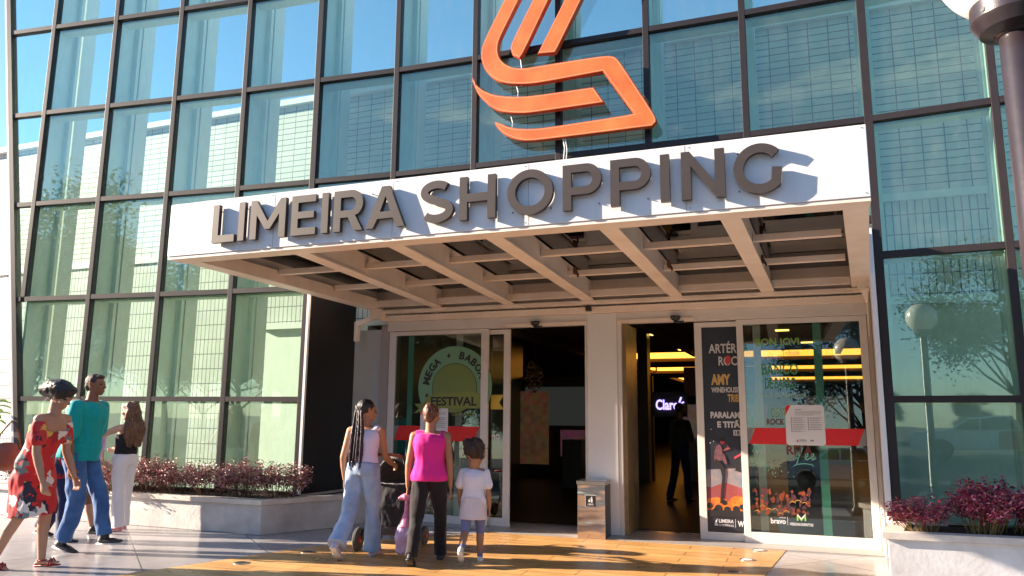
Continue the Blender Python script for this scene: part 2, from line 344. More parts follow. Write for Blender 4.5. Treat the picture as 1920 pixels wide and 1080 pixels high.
M_down = mat('downlight_glow', (1, .62, .12), .5, emit=1.6)
for s0, o0 in [(2.45, 12.1), (2.45, 16.3), (4.9, 9.6), (5.2, 12.0), (5.7, 15.0), (7.6, 12), (0.4, 9.5)]:
    mb = MB(); mb.box(s0-.14, s0+.14, o0-.12, o0+.12, CZ-.012, CZ-.002); mall.part('downlight', mb, M_down)
# shop fronts inside
def lit_mat(c, e, i):
    m, n, b = nodes_mat('lit_display_%d' % i); t = n.nodes.new('ShaderNodeTexCoord'); v = n.nodes.new('ShaderNodeTexNoise'); v.inputs['Scale'].default_value = 6+i % 3; v.inputs['Detail'].default_value = 5; z = n.nodes.new('ShaderNodeMixRGB'); z.blend_type = 'MULTIPLY'; z.inputs[0].default_value = 1; z.inputs[1].default_value = (*c, 1)
    n.links.new(t.outputs['Object'], v.inputs['Vector']); n.links.new(v.outputs['Color'], z.inputs[2]); n.links.new(z.outputs[0], b.inputs['Base Color']); n.links.new(z.outputs[0], b.inputs['Emission Color']); b.inputs['Emission Strength'].default_value = e*.35; return m
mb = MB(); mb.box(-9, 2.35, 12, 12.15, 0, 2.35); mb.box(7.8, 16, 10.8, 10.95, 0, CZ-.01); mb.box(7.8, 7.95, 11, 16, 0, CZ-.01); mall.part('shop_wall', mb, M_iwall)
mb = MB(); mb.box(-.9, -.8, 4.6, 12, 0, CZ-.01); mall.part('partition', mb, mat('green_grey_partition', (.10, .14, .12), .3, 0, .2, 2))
mb = MB(); mb.box(2.25, 2.27, 7.0, 9.4, 0, 2.7); mall.part('shop_glass', mb, glass('shop_glass', (.5, .55, .5), (.8, .9, .8), .10, .8))
mb = MB(); mb.box(3.0, 4.9, 12.4, 12.6, 1.9, 2.55); mall.part('shop_fascia', mb, mat('maroon_fascia', (.11, .012, .010), .35))
mb = MB(); mb.box(-.7, 1.4, 11.9, 11.95, 1.2, 2.1); mall.part('shop_display', mb, mat('pale_display', (.10, .11, .10), .5, emit=.05))
mb = MB(); mb.box(2.1, 2.32, 11.6, 11.98, 0, CZ-.02); mall.part('interior_column', mb, mat('brown_column', (.05, .03, .02), .4))
tx = text_mb('Claro', 2.86, 3.30, 1.55, 1.75, 9.58, 9.6, .02)
tx.plate([(3.30, 1.70), (3.33, 1.69), (3.37, 1.79), (3.34, 1.80)], 9.58, 9.6); tx.plate([(3.33, 1.655), (3.41, 1.69), (3.40, 1.715), (3.32, 1.68)], 9.58, 9.6)
sign = Thing('shop_sign', (3.1, 9.6, 1.6), 'lilac glowing word sign hung on a dark board inside the right doorway', 'shop sign')
sign.part('lettering', tx, mat('lilac_glow', (.45, .36, 1), .5, emit=.6))
mb = MB(); mb.box(2.80, 3.46, 9.61, 9.66, 1.42, 1.90); sign.part('board', mb, M_iwall)
kiosk = Thing('poster_stand', (4.0, 8.2, 0), 'pale free-standing advert stand with a dark blue poster inside the doorway', 'advert stand')
mb = MB(); mb.box(3.95, 4.75, 8.2, 8.32, 0, 1.42); kiosk.part('case', mb, mat('kiosk_grey', (.16, .16, .17), .5), bevel=.015)
mb = MB(); mb.box(4.0, 4.7, 8.19, 8.20, .42, 1.22); kiosk.part('poster', mb, mat('kiosk_poster', (.42, .40, .50), .4, 0, 0, 7, col2=(.03, .03, .12), emit=0))
for i, (s0, o0, w_, z0, z1, c_, e_) in enumerate([(-2.2, 11.9, 1.1, .2, 2.1, (.30, .22, .14), .25), (-.9, 11.9, .8, .3, 2.0, (.20, .10, .05), .3), (.2, 11.9, .9, .5, 1.1, (.35, .12, .18), .2), (1.4, 11.9, .6, .3, 2.0, (.10, .16, .12), .3), (2.9, 12.3, .5, .3, 1.7, (.22, .16, .12), .35), (3.6, 12.3, .5, .3, 1.7, (.12, .10, .10), .3), (4.3, 12.3, .5, .3, 1.7, (.26, .08, .05), .3), (5.6, 13.2, .9, .4, 1.9, (.20, .15, .09), .4), (6.9, 13.2, .7, .4, 1.9, (.10, .13, .16), .4)]):
    mall.part('shop_display', MB().box(s0, s0+w_, o0-.05, o0, z0, z1), mat('display_%d' % i, c_, .4, 0, .85, 6, emit=0) if e_ == 0 else lit_mat(c_, e_, i))
for s0, o0, w_ in [(-.8, 7.5, .5), (3.0, 12.0, .9), (5.2, 10.5, .6), (1.0, 9.4, .4)]: mall.part('counter', MB().box(s0, s0+w_, o0, o0+.5, .01, .95), mat('counter_grey', (.14, .12, .11), .35, 0, .3, 4), bevel=.01)
for s0, o0 in [(.9, 5.6), (1.9, 6.3), (3.9, 6.0), (5.6, 5.5), (1.4, 7.6)]: mall.part('ceiling_fitting', MB().lathe((s0, o0, CZ-.05), [(.09, 0), (.10, .02), (.06, .05)], 16), M_card)
for s0 in (-.4, 2.62, 6.4): mall.part('ceiling_beam', MB().box(s0, s0+.14, 4.6, 17, CZ-.16, CZ-.002), M_ceil)
# hanging plants in the left opening
M_hang = mat('hanging_leaf', (.16, .10, .03), .6, 0, .5, 9)
def leafcloud(mb, c, r, n, size, rg, flat=.6):
    for i in range(n):
        while True:
            p = Vector((rg.uniform(-1, 1), rg.uniform(-1, 1), rg.uniform(-1, 1)))
            if p.length < 1: break
        p = Vector((p.x*r[0], p.y*r[1], p.z*r[2]))+Vector(c)
        q = Euler((rg.uniform(-1, 1), rg.uniform(-1, 1), rg.uniform(0, 6.3))).to_matrix(); a = size*rg.uniform(.6, 1.3)
        mb.add([p+q@Vector(v) for v in ((0, -a, 0), (a*flat*.5, 0, a*.12), (0, a, 0), (-a*flat*.5, 0, a*.12))], [(0, 1, 2, 3)])
for s0, o0, z0, lb in [(1.95, 5.0, 1.98, 'small hanging basket of brown foliage nearest the left sliding door'), (2.55, 7.8, 1.95, 'trailing basket of brown foliage hung in the middle of the left doorway')]:
    th = Thing('hanging_plant', (s0, o0, z0), lb, 'hanging plant')
    mb = MB(); leafcloud(mb, (s0, o0, z0), (.13, .13, .24), 160, .05, rnd); th.part('foliage', mb, M_hang)
    mb = MB(); mb.tube([(s0, o0, z0+.1), (s0, o0, CZ)], .004, 6); th.part('cord', mb, M_dark)

# ------------------------------------------------------------------ glass screen facade
Mw = [(-7.2871, 11.289), (-6.1502, 11.0027), (-5.0069, 10.7095), (-3.8625, 10.3979), (-2.7229, 10.0496), (-1.5651, 9.7061), (-.4916, 9.3389), (.5642, 8.9455), (1.593, 8.5586), (2.6307, 8.1674), (3.7784, 7.6943), (4.8029, 7.1869), (5.80, 6.63), (6.78, 6.02)]
MS = [SO(*p) for p in Mw]
fac = Thing('glass_screen', (0, 3.0, 0), 'tall curved green glass screen in a dark metal grid across the mall front', 'glass facade')
ZB = .36
nM = len(MS)
def tang(i):
    a = Vector(MS[max(i-1, 0)]); b2 = Vector(MS[min(i+1, nM-1)]); d = (b2-a).normalized(); return d
def zlow(i):  # bottom of screen at column i
    return 3.42 if 5 <= i <= 9 else ZB
rk0, rk1 = (-8.36, 7.8), (-7.02, .3)   # raked left end, world x at height z
A0 = Vector(MS[0]); A1 = Vector(MS[1]); dA = (A1-A0).normalized()
def rake(z):   # s,o of the raked edge at height z
    return A0+dA*(-.963+(8.05-z)*.1635)
tA = 3.069   # mullion A ends on this transom
nrm = lambda i: Vector((tang(i).y, -tang(i).x))   # outward (towards -o)
for i, (s0, o0) in enumerate(MS):
    mb = MB(); d = tang(i); nn = nrm(i); z0 = zlow(i); z1 = 10.3
    if i == 0: z0 = tA+.034
    hw = .036 if i not in (4, 10) else .042
    c = Vector((s0, o0)); P = [c-d*hw+nn*.05, c+d*hw+nn*.05, c+d*hw-nn*.05, c-d*hw-nn*.05]
    mb.prism([tuple(p) for p in P], z0, z1); fac.part('mullion', mb, M_frame, bevel=.003)
# raked end mullion
mb = MB(); a = rake(.3); b2 = rake(10.3)
for w0, w1, mi in ((-.045, .03, 0), (-.085, -.047, 1)):
    vs = []
    for (p, zz) in ((a, .3), (b2, 10.3)):
        nn = nrm(0)
        for w in (w0, w1):
            for k2 in (.055, -.055): q = p+dA*w+nn*k2; vs.append((q.x, q.y, zz))
    mb.add(vs, [(0, 1, 3, 2), (4, 6, 7, 5), (0, 4, 5, 1), (2, 3, 7, 6), (0, 2, 6, 4), (1, 5, 7, 3)], mi)
fac.part('end_mullion', mb, [M_frame, M_white])
# transoms, purlins, panes
def seg(mb, p, q, z0, z1, n0, n1, nn, mi=0):
    P = [p+nn*n0, q+nn*n0, q+nn*n1, p+nn*n1]; mb.prism([tuple(v) for v in P], z0, z1, mi)
M_purl = mat('purlin_pale', (.70, .74, .62), .55, 0, .08, 3)
for k2, z in enumerate(Hs+[ZB+.035]):
    for i in range(-1, nM-1):
        if i == -1:
            p = rake(z)+dA*.03; q = A0-dA*.036
            if z < tA-.01: continue
            nn = Vector((dA.y, -dA.x))
        else:
            lo = 3.42 if 4 <= i <= 9 else ZB
            zz = z
            if z < lo: continue
            p = Vector(MS[i]); q = Vector(MS[i+1]); dd = (q-p).normalized(); nn = Vector((dd.y, -dd.x)); p = p+dd*.037; q = q-dd*.037
            if i == 0 and z < tA-.01: p = rake(z)+dA*.03
        mb = MB(); seg(mb, p, q, z-.033, z+.033, .048, -.048, nn); fac.part('transom', mb, M_frame)
    # bottom rail over the canopy
for i in range(4, 10):
    p = Vector(MS[i]); q = Vector(MS[i+1]); dd = (q-p).normalized(); nn = Vector((dd.y, -dd.x)); p = p+dd*.037; q = q-dd*.037
    mb = MB(); seg(mb, p, q, 3.42, 3.49, .048, -.048, nn); fac.part('transom', mb, M_frame)
pm = MB()
for z in Hs:
    for i in range(0, nM-1):
        if 4 <= i <= 9 and z < 3.42: continue
        p = Vector(MS[i]); q = Vector(MS[i+1]); dd = (q-p).normalized(); nn = Vector((dd.y, -dd.x))
        seg(pm, p+dd*.04, q-dd*.04, z-.055, z-.005, -.06, -.24, nn)
fac.part('purlin', pm, M_purl)
allz = sorted(Hs+[ZB])
for i in range(-1, nM-1):
    for k2 in range(len(allz)-1):
        z0, z1 = allz[k2], allz[k2+1]
        if i == -1:
            if z1 < tA+.2: continue
            nn = Vector((dA.y, -dA.x)); za = z0+.033; zb = z1-.033; r = A0-dA*.036; vs = []
            for zz, pp in ((za, rake(za)+dA*.03), (zb, rake(zb)+dA*.03)):
                for P in (pp, r):
                    for off in (.004, -.006): Q = P+nn*off; vs.append((Q.x, Q.y, zz))
            mb = MB(); mb.add(vs, [(0, 2, 3, 1), (4, 5, 7, 6), (0, 4, 6, 2), (1, 3, 7, 5), (0, 1, 5, 4), (2, 6, 7, 3)])
            fac.part('glass_pane', mb, M_pane); continue
        lo = 3.42 if 4 <= i <= 9 else ZB
        if z1 <= lo: continue
        z0 = max(z0, lo)
        p = Vector(MS[i]); q = Vector(MS[i+1]); dd = (q-p).normalized(); nn = Vector((dd.y, -dd.x))
        mb = MB(); jx = rnd.uniform(-.0022, .0022); jy = rnd.uniform(-.0022, .0022)
        P = [p+dd*.036, q-dd*.036]; vs = []
        for zz, tz in ((z0+.03, -1), (z1-.03, 1)):
            for e, pp in ((-1, P[0]), (1, P[1])):
                if i == 0 and z1 < tA+.01 and e < 0: pp = rake(zz)+dA*.03   # bottom panes reach the raked end
                for off in (.003, -.005): Q = pp+nn*(off+jx*e+jy*tz); vs.append((Q.x, Q.y, zz))
        mb.add(vs, [(0, 2, 3, 1), (4, 5, 7, 6), (0, 4, 6, 2), (1, 3, 7, 5), (0, 1, 5, 4), (2, 6, 7, 3)])
        fac.part('glass_pane', mb, M_pane)
# fins behind the glass
for i in range(nM):
    c = Vector(MS[i]); d = tang(i); nn = nrm(i); lo = zlow(i)
    if i == 0: lo = ZB
    mb = MB()
    def pr(a0, a1, b0, b1):
        P = [c+d*a0-nn*b0, c+d*a1-nn*b0, c+d*a1-nn*b1, c+d*a0-nn*b1]; mb.prism([tuple(p) for p in P], lo, 10.2)
    pr(-.022, .022, .055, .36); pr(-.05, .09, .36, .42); pr(-.07, .10, .44, .70)
    fac.part('fin', mb, M_finw)

# white trim, black return panel, grey side panel
E0 = Vector(MS[4]); K0 = Vector(MS[10])
side = Thing('return_wall', (E0.x, E0.y, 0), 'narrow black return panel beside the left door', 'wall')
mb = MB(); mb.prism([(E0.x+.055, E0.y-.02), (E0.x+.075, E0.y-.03), (-.395, 3.90), (-.42, 3.90)], .40, 3.1); side.part('black_panel', mb, M_black)
mb = MB(); mb.prism([(E0.x+.043, E0.y-.07), (E0.x+.076, E0.y-.07), (E0.x+.076, E0.y-.032), (E0.x+.043, E0.y-.032)], .40, 3.2); side.part('white_trim', mb, M_white)
sp_ = Thing('side_panel', (-.1, 3.9, 0), 'smooth grey wall panel between the black return and the left glass', 'wall')
mb = MB(); mb.box(-.40, .05, 3.90, 4.18, 0, 1.28); mb.box(-.40, .05, 3.90, 4.18, 1.285, 2.60); sp_.part('grey_panel', mb, M_grey, bevel=.003)
mb = MB(); mb.box(.055, .185, 3.87, 4.2, 0, 2.66); sp_.part('corner_strip', mb, M_taupe, bevel=.004)
rt = Thing('return_wall', (6.35, 3.4, 0), 'white and taupe return strips right of the entrance doors beside the red shrubs', 'wall')
mb = MB(); mb.box(6.30, 6.345, 3.40, 4.2, 0, 2.80); rt.part('taupe_strip', mb, M_taupe, bevel=.004)
mb = MB(); mb.box(6.36, 6.40, 3.05, 3.80, .0, 3.0); rt.part('grey_strip', mb, M_cream, bevel=.004)
mb = MB(); mb.box(K0.x-.10, K0.x-.05, K0.y-.07, K0.y+.05, .40, 3.35); rt.part('white_trim', mb, M_white, bevel=.004)
mb = MB(); mb.box(6.345, 6.36, 3.08, 4.2, 0, 2.8); rt.part('dark_gap', mb, M_black)

# ------------------------------------------------------------------ planters
def planter(name, poly, zt, body, lip, label, thick=.12, b=(0, 0, 0)):
    th = Thing(name, b, label, 'planter'); n = len(poly)
    mb = MB(); mb.prism(poly, 0, zt-.055); th.part('body', mb, body, bevel=.008)
    c = Vector((sum(p[0] for p in poly)/n, sum(p[1] for p in poly)/n))
    P = [Vector(p) for p in poly]
    def inset(dist):
        out = []
        for i in range(n):
            a, b2, c2 = P[i-1], P[i], P[(i+1) % n]; e1 = (b2-a).normalized(); e2 = (c2-b2).normalized()
            n1 = Vector((-e1.y, e1.x)); n2 = Vector((-e2.y, e2.x)); m = (n1+n2); m = m/(1+n1.dot(n2)); out.append(b2+m*dist)
        return out
    sgn = 1 if sum(P[i-1].x*P[i].y-P[i].x*P[i-1].y for i in range(n)) > 0 else -1
    o1 = inset(-.035*sgn); o2 = inset(thick*sgn)
    mb = MB()
    for i in range(n):
        j = (i+1) % n; mb.add([(*o1[i], zt-.055), (*o1[j], zt-.055), (*o2[j], zt-.055), (*o2[i], zt-.055), (*o1[i], zt), (*o1[j], zt), (*o2[j], zt), (*o2[i], zt)],
                              [(0, 3, 2, 1), (4, 5, 6, 7), (0, 1, 5, 4), (1, 2, 6, 5), (2, 3, 7, 6), (3, 0, 4, 7)])
    th.part('coping', mb, lip)
    mb = MB(); mb.prism([tuple(p) for p in o2], zt-.05, zt-.02); th.part('soil', mb, M_soil)
    return th
LP0 = SO(-2.936, 9.304); LP1 = SO(-7.077, 10.96); ddl = (Vector(LP1)-Vector(LP0)).normalized(); LPf = Vector(LP0)+ddl*9
planter('planter', [LP0, (.01, 3.06), (.16, 3.86), (-.42, 3.89), (E0.x+.03, E0.y+.1), tuple(Vector(MS[1])+Vector((0, .12))), tuple(Vector(MS[0])+Vector((-1.2, .2))), tuple(LPf+Vector((0, .7))), tuple(LPf)][::1], .40, M_conc, M_cope,
        'long low concrete planter with stone coping left of the doors', b=(-2, 2.6, 0))
RP0 = SO(3.30, 6.93); RP1 = SO(8.2, 5.45)
planter('planter', [RP0, RP1, (11, 3.2), (K0.x-.02, K0.y+.02)], .43, mat('white_render', (.68, .67, .68), .75, 0, 0, 4, .2, 25, col2=(.50, .48, .47)), M_cope, 'white low planter with stone coping at the bottom right', b=(7, 2.5, 0))

# ------------------------------------------------------------------ shrubs
def shrub_meshes(seed, h, r, nl, cols, leaf, stem):
    rg = random.Random(seed); st = MB(); lf = MB(); bd = MB()
    for k2 in range(34):
        a = rg.uniform(0, 6.28); q = rg.uniform(0, 1)**.5; base = Vector((math.cos(a)*r*.45*q, math.sin(a)*r*.40*q, 0))
        tip = Vector((math.cos(a)*r*q*1.05, math.sin(a)*r*.8*q, h*rg.uniform(.62, 1.08)*(1-.22*q))); mid = (base+tip)/2+Vector((rg.uniform(-.04, .04), rg.uniform(-.04, .04), .03))
        st.tube([base, mid, tip], [.0045, .0035, .002], 4, False)
        for j in range(nl):
            t = rg.uniform(.30, 1.02)**.7; p = (base.lerp(mid, t*2) if t < .5 else mid.lerp(tip, t*2-1))+Vector((rg.gauss(0, .032), rg.gauss(0, .032), rg.gauss(0, .026)))
            E_ = Euler((rg.uniform(-.9, .9), rg.uniform(-.9, .9), rg.uniform(0, 6.3))).to_matrix(); a2 = leaf*rg.uniform(.6, 1.35)
            tgt = rg.random(); mi = 0 if tgt < .55 else (1 if tgt < .85 else 2)
            lf.add([p+E_@Vector(v) for v in ((0, 0, 0), (a2*.36, a2*.5, a2*.13), (0, a2*1.1, 0), (-a2*.36, a2*.5, a2*.13))], [(0, 1, 2, 3)], mi)
    return st.mesh('stem', (0, 0, 0), [stem]), lf.mesh('foliage', (0, 0, 0), cols)
def leafm(n_, c): 
    m = mat(n_, c, .42, 0, .25, 25, spec=.6); return m
lc_pink = [leafm('leaf_dusty_pink', (.48, .24, .22)), leafm('leaf_maroon', (.22, .04, .05)), leafm('leaf_olive', (.17, .13, .07))]
lc_red = [leafm('leaf_crimson', (.42, .03, .08)), leafm('leaf_rose', (.78, .24, .30)), leafm('leaf_dark_wine', (.10, .010, .025))]
M_stem = mat('stem_brown', (.12, .06, .035), .8); M_stem2 = mat('stem_yellow', (.30, .20, .07), .7)
VL = [shrub_meshes(s_, .48, .38, 85, lc_pink, .028, M_stem) for s_ in (1, 2, 3)]
VR = [shrub_meshes(s_, .40, .34, 55, lc_red, .030, M_stem2) for s_ in (4, 5)]
def place_shrub(v, x, y, z, rz, sc, label, group, nm='red_shrub'):
    e = bpy.data.objects.new(nm, None); C.objects.link(e); e.location = (x, y, z); e.rotation_euler = (0, 0, rz); e.scale = (sc, sc, sc*rnd.uniform(.8, 1.15)); tag(e, label, 'shrub', group)
    for me in v:
        o = bpy.data.objects.new(me.name, me); C.objects.link(o); o.parent = e
lab = ['pinkish shrub at the right end of the left planter by the black panel', 'second pinkish shrub from the black panel in the left planter', 'third pinkish shrub from the black panel, in front of a dark mullion', 'fourth pinkish shrub from the black panel in the left planter',
       'pinkish shrub just right of the woman in white trousers', 'pinkish shrub behind the woman in white trousers', 'pinkish shrub hidden behind the teal-shirted man', 'pinkish shrub behind the floral-dress woman', 'dark pink shrub at the far left edge beyond the brown handbag']
F0 = Vector((-2.72, 9.62)); FD = Vector((-.94, .30))
for i, l_ in enumerate(lab):
    p = F0+Vector((-.12, 0))+FD*(.50*i); place_shrub(VL[i % 3], p.x, p.y+.05*math.sin(i*2.2), .37, i*1.3, 1.0+.12*math.sin(i*1.7), l_, 'shrubs in the left planter')
lab = ['crimson shrub at the left end of the right planter beside the white trim', 'crimson shrub second from the left end of the right planter', 'crimson shrub at the right edge of the photo', 'crimson shrub in the back row against the glass beside the lamp post']
for i, (x, y) in enumerate([(3.72, 7.12), (4.17, 7.0), (4.65, 6.82), (4.45, 7.13)]):
    place_shrub(VR[i % 2], x, y, .40, i*1.9, [.92, .98, 1.05, 1.12][i], lab[i], 'shrubs in the right planter')
place_shrub(VR[0], 5.15, 6.6, .40, 1.0, 1.1, 'crimson shrub just past the frame edge at right', 'shrubs in the right planter')

# broad leaf plant far left
bl = bpy.data.objects.new('broadleaf_plant', None); C.objects.link(bl); bl.location = (-7.75, 11.35, .38); tag(bl, 'bright green broad-leaved plant at the far left edge by the tiled wall', 'plant')
mb = MB()
for k2 in range(16):
    a = rnd.uniform(0, 6.28); up = rnd.uniform(.5, 1.05); d = Vector((math.cos(a), math.sin(a), 0)); L_ = rnd.uniform(.28, .42); w = .085; sd_ = Vector((-d.y, d.x, 0)); vs = []; P = Vector((0, 0, .75+rnd.uniform(-.2, .35)))
    for j in range(6):
        t = j/5; q = P+d*L_*t+Vector((0, 0, up*L_*t*(1.2-t))); ww = w*math.sin(math.pi*min(t*.93+.06, 1)); vs += [q-sd_*ww+Vector((0, 0, .02)), q, q+sd_*ww+Vector((0, 0, .02))]
    mb.add(vs, [(j*3+e, j*3+e+1, j*3+e+4, j*3+e+3) for j in range(5) for e in (0, 1)])
o = bpy.data.objects.new('foliage', mb.mesh('foliage', (0, 0, 0), [mat('lime_leaf', (.14, .30, .02), .4, 0, .3, 8)], True)); C.objects.link(o); o.parent = bl
mb = MB(); mb.tube([(0, 0, 0), (.02, 0, .5), (0, 0, 1.05)], [.03, .025, .015], 7); o = bpy.data.objects.new('stem', mb.mesh('stem', (0, 0, 0), [M_stem])); C.objects.link(o); o.parent = bl

# ------------------------------------------------------------------ canopy
can = Thing('entrance_canopy', (3, 3.8, 2.85), 'white fascia canopy of beige steel beams with dark glass roof over the doors', 'canopy')
CW = 6.10
def rs(o0): return 6.10+o0*.068      # right edge flares towards the wall
def ls(o0): return 0.0-o0*.02
mb = MB(); mb.box(0, CW, -.03, 0.03, 2.875, 3.385); 
fas = can.part('fascia', mb, mat('fascia_white', (.80, .79, .79), .36, 0, 0, 2.2, .04, 5, col2=(.72, .70, .69), stretch=(3, 1, .35), rv=.08), bevel=.004)
for s0 in (1.22, 2.44, 3.66, 4.88): can.part('panel_joint', MB().box(s0-.002, s0+.002, -.0312, -.0302, 2.88, 3.38), mat('joint_grey', (.38, .36, .36), .7), parent=fas)
for s0 in (.03, 1.19, 2.47, 3.63, 4.91, 6.07):
    for zz in (2.90, 3.36): can.part('rivet', MB().lathe((s0, -.031, zz), [(.004, 0), (.004, .006)], 8), M_ink, parent=fas)
mb = MB(); mb.box(0, CW, -.022, .17, 2.845, 2.873); mb.box(0.0, CW, .032, .05, 2.875, 3.37); can.part('front_beam', mb, M_beige, bevel=.003)
mb = MB(); mb.prism([(ls(.2)-.0, .172), (.17, .172), (.13, 3.84), (ls(3.8), 3.84)], 2.86, 3.0); mb.prism([(ls(.2), .052), (.05, .052), (.0, 3.84), (ls(3.8)-.03, 3.84)], 3.0, 3.30)
can.part('side_beam', mb, M_beige, bevel=.004)
mb = MB(); mb.prism([(rs(0)-.17, .172), (rs(0), .172), (rs(3.8), 3.84), (rs(3.8)-.19, 3.84)], 2.86, 2.98); mb.prism([(rs(0)-.04, .052), (rs(0)-.002, .052), (rs(3.8), 3.84), (rs(3.8)-.04, 3.84)], 2.98, 3.30)
can.part('side_beam', mb, M_beige, bevel=.004)
BF = [1.40, 2.37, 3.29, 4.25, 5.165]; BR_ = [.98, 2.02, 3.10, 4.21, 5.27]
def bs(i, o0):
    if i == -1: return .15-.02*o0/3.8
    if i == 5: return rs(o0)-.17
    return BF[i]+(BR_[i]-BF[i])*o0/3.9
for i in range(5):
    mb = MB()
    for (w, z0, z1) in ((.075, 2.852, 2.872), (.045, 2.874, 3.10)):
        a, b2 = bs(i, .175), bs(i, 3.78); mb.prism([(a-w, .175), (a+w, .175), (b2+w, 3.78), (b2-w, 3.78)], z0, z1)
    can.part('main_beam', mb, M_beige, bevel=.002)
for oo in (1.40, 2.50):
    for i in range(-1, 5):
        wl = 0.03 if i == -1 else .05
        mb = MB(); a0, a1 = bs(i, oo)+wl, bs(i+1, oo)-.05; b0, b1 = bs(i, oo+.07)+wl, bs(i+1, oo+.07)-.05
        mb.prism([(a0, oo), (a1, oo), (b1, oo+.07), (b0, oo+.07)], 2.945, 3.005); can.part('cross_bar', mb, M_beige, bevel=.003)
mb = MB(); mb.prism([(ls(3.6)+.16, 3.56), (rs(3.5)-.2, 3.56), (rs(3.6)-.2, 3.62), (ls(3.6)+.16, 3.62)], 2.875, 2.96); can.part('cross_bar', mb, M_beige, bevel=.003)
mb = MB(); mb.box(.0, 6.32, 3.785, 3.90, 2.80, 3.4); mb.box(.02, 6.30, 3.70, 3.784, 2.80, 2.85); can.part('rear_beam', mb, M_beige, bevel=.004)
mb = MB(); mb.prism([(.02, .055), (CW-.05, .055), (6.30, 3.78), (-.02, 3.78)], 3.115, 3.135); can.part('glass_roof', mb, M_roofglass)
mb = MB(); mb.prism([(.02, .055), (CW-.05, .055), (6.30, 3.78), (-.02, 3.78)], 3.25, 3.28); can.part('roof_sheet', mb, mat('roof_sheet', (.05, .045, .045), .6))
# rainwater brackets at the two rear corners
mb = MB(); mb.bar((.10, 3.80, 2.82), (-.24, 3.70, 2.66), .07, .07); mb.bar((-.24, 3.70, 2.70), (-.24, 3.70, 2.42), .07, .05, up=(0, 1, 0)); mb.box(-.02, .17, 3.66, 3.78, 2.72, 2.86)
can.part('gutter_pipe', mb, M_beige, bevel=.004)
mb = MB(); mb.box(6.20, 6.34, 3.30, 3.44, 2.78, 3.02); mb.bar((6.27, 3.40, 2.80), (6.34, 3.60, 2.66), .09, .06); mb.bar((6.33, 3.60, 2.70), (6.34, 3.62, 2.30), .09, .06, up=(0, 1, 0))
can.part('gutter_pipe', mb, M_beige, bevel=.004)
for s0, o0 in [(5.22, 2.35), (4.30, 2.3), (3.28, 2.35), (1.95, 2.4)]:
    mb = MB(); mb.tube([(s0+.06, o0, 2.99), (s0+.09, o0+.03, 2.93), (s0+.10, o0-.02, 2.90)], .012, 6); mb.box(s0+.055, s0+.08, o0-.05, o0+.05, 2.93, 3.0); can.part('rusty_clip', mb, mat('rust', (.16, .07, .035), .8, 0, .4, 30), bevel=0)

# ------------------------------------------------------------------ big lettering on the fascia
def stroke(pts, w, closed=False):
    """miter-joined ribbon outline; returns list of polygons (quads)"""
    P = [Vector(p) for p in pts]; n = len(P); Lp = []; Rp = []
    for i in range(n):
        if closed: a, c = P[i-1], P[(i+1) % n]
        else: a, c = P[max(i-1, 0)], P[min(i+1, n-1)]
        d1 = (P[i]-a).normalized() if (P[i]-a).length > 1e-9 else (c-P[i]).normalized()
        d2 = (c-P[i]).normalized() if (c-P[i]).length > 1e-9 else d1
        n1 = Vector((-d1.y, d1.x)); n2 = Vector((-d2.y, d2.x)); m = (n1+n2).normalized(); k2 = w/2/max(.35, m.dot(n1))
        Lp.append(P[i]+m*k2); Rp.append(P[i]-m*k2)
    q = []
    for i in range(n if closed else n-1):
        j = (i+1) % n; q.append([Rp[i], Rp[j], Lp[j], Lp[i]])
    return q
def arc(cx, cy, rx, ry, a0, a1, n=14): return [(cx+rx*math.cos(R(a0+(a1-a0)*i/n)), cy+ry*math.sin(R(a0+(a1-a0)*i/n))) for i in range(n+1)]
T = .19   # stroke weight relative to cap height
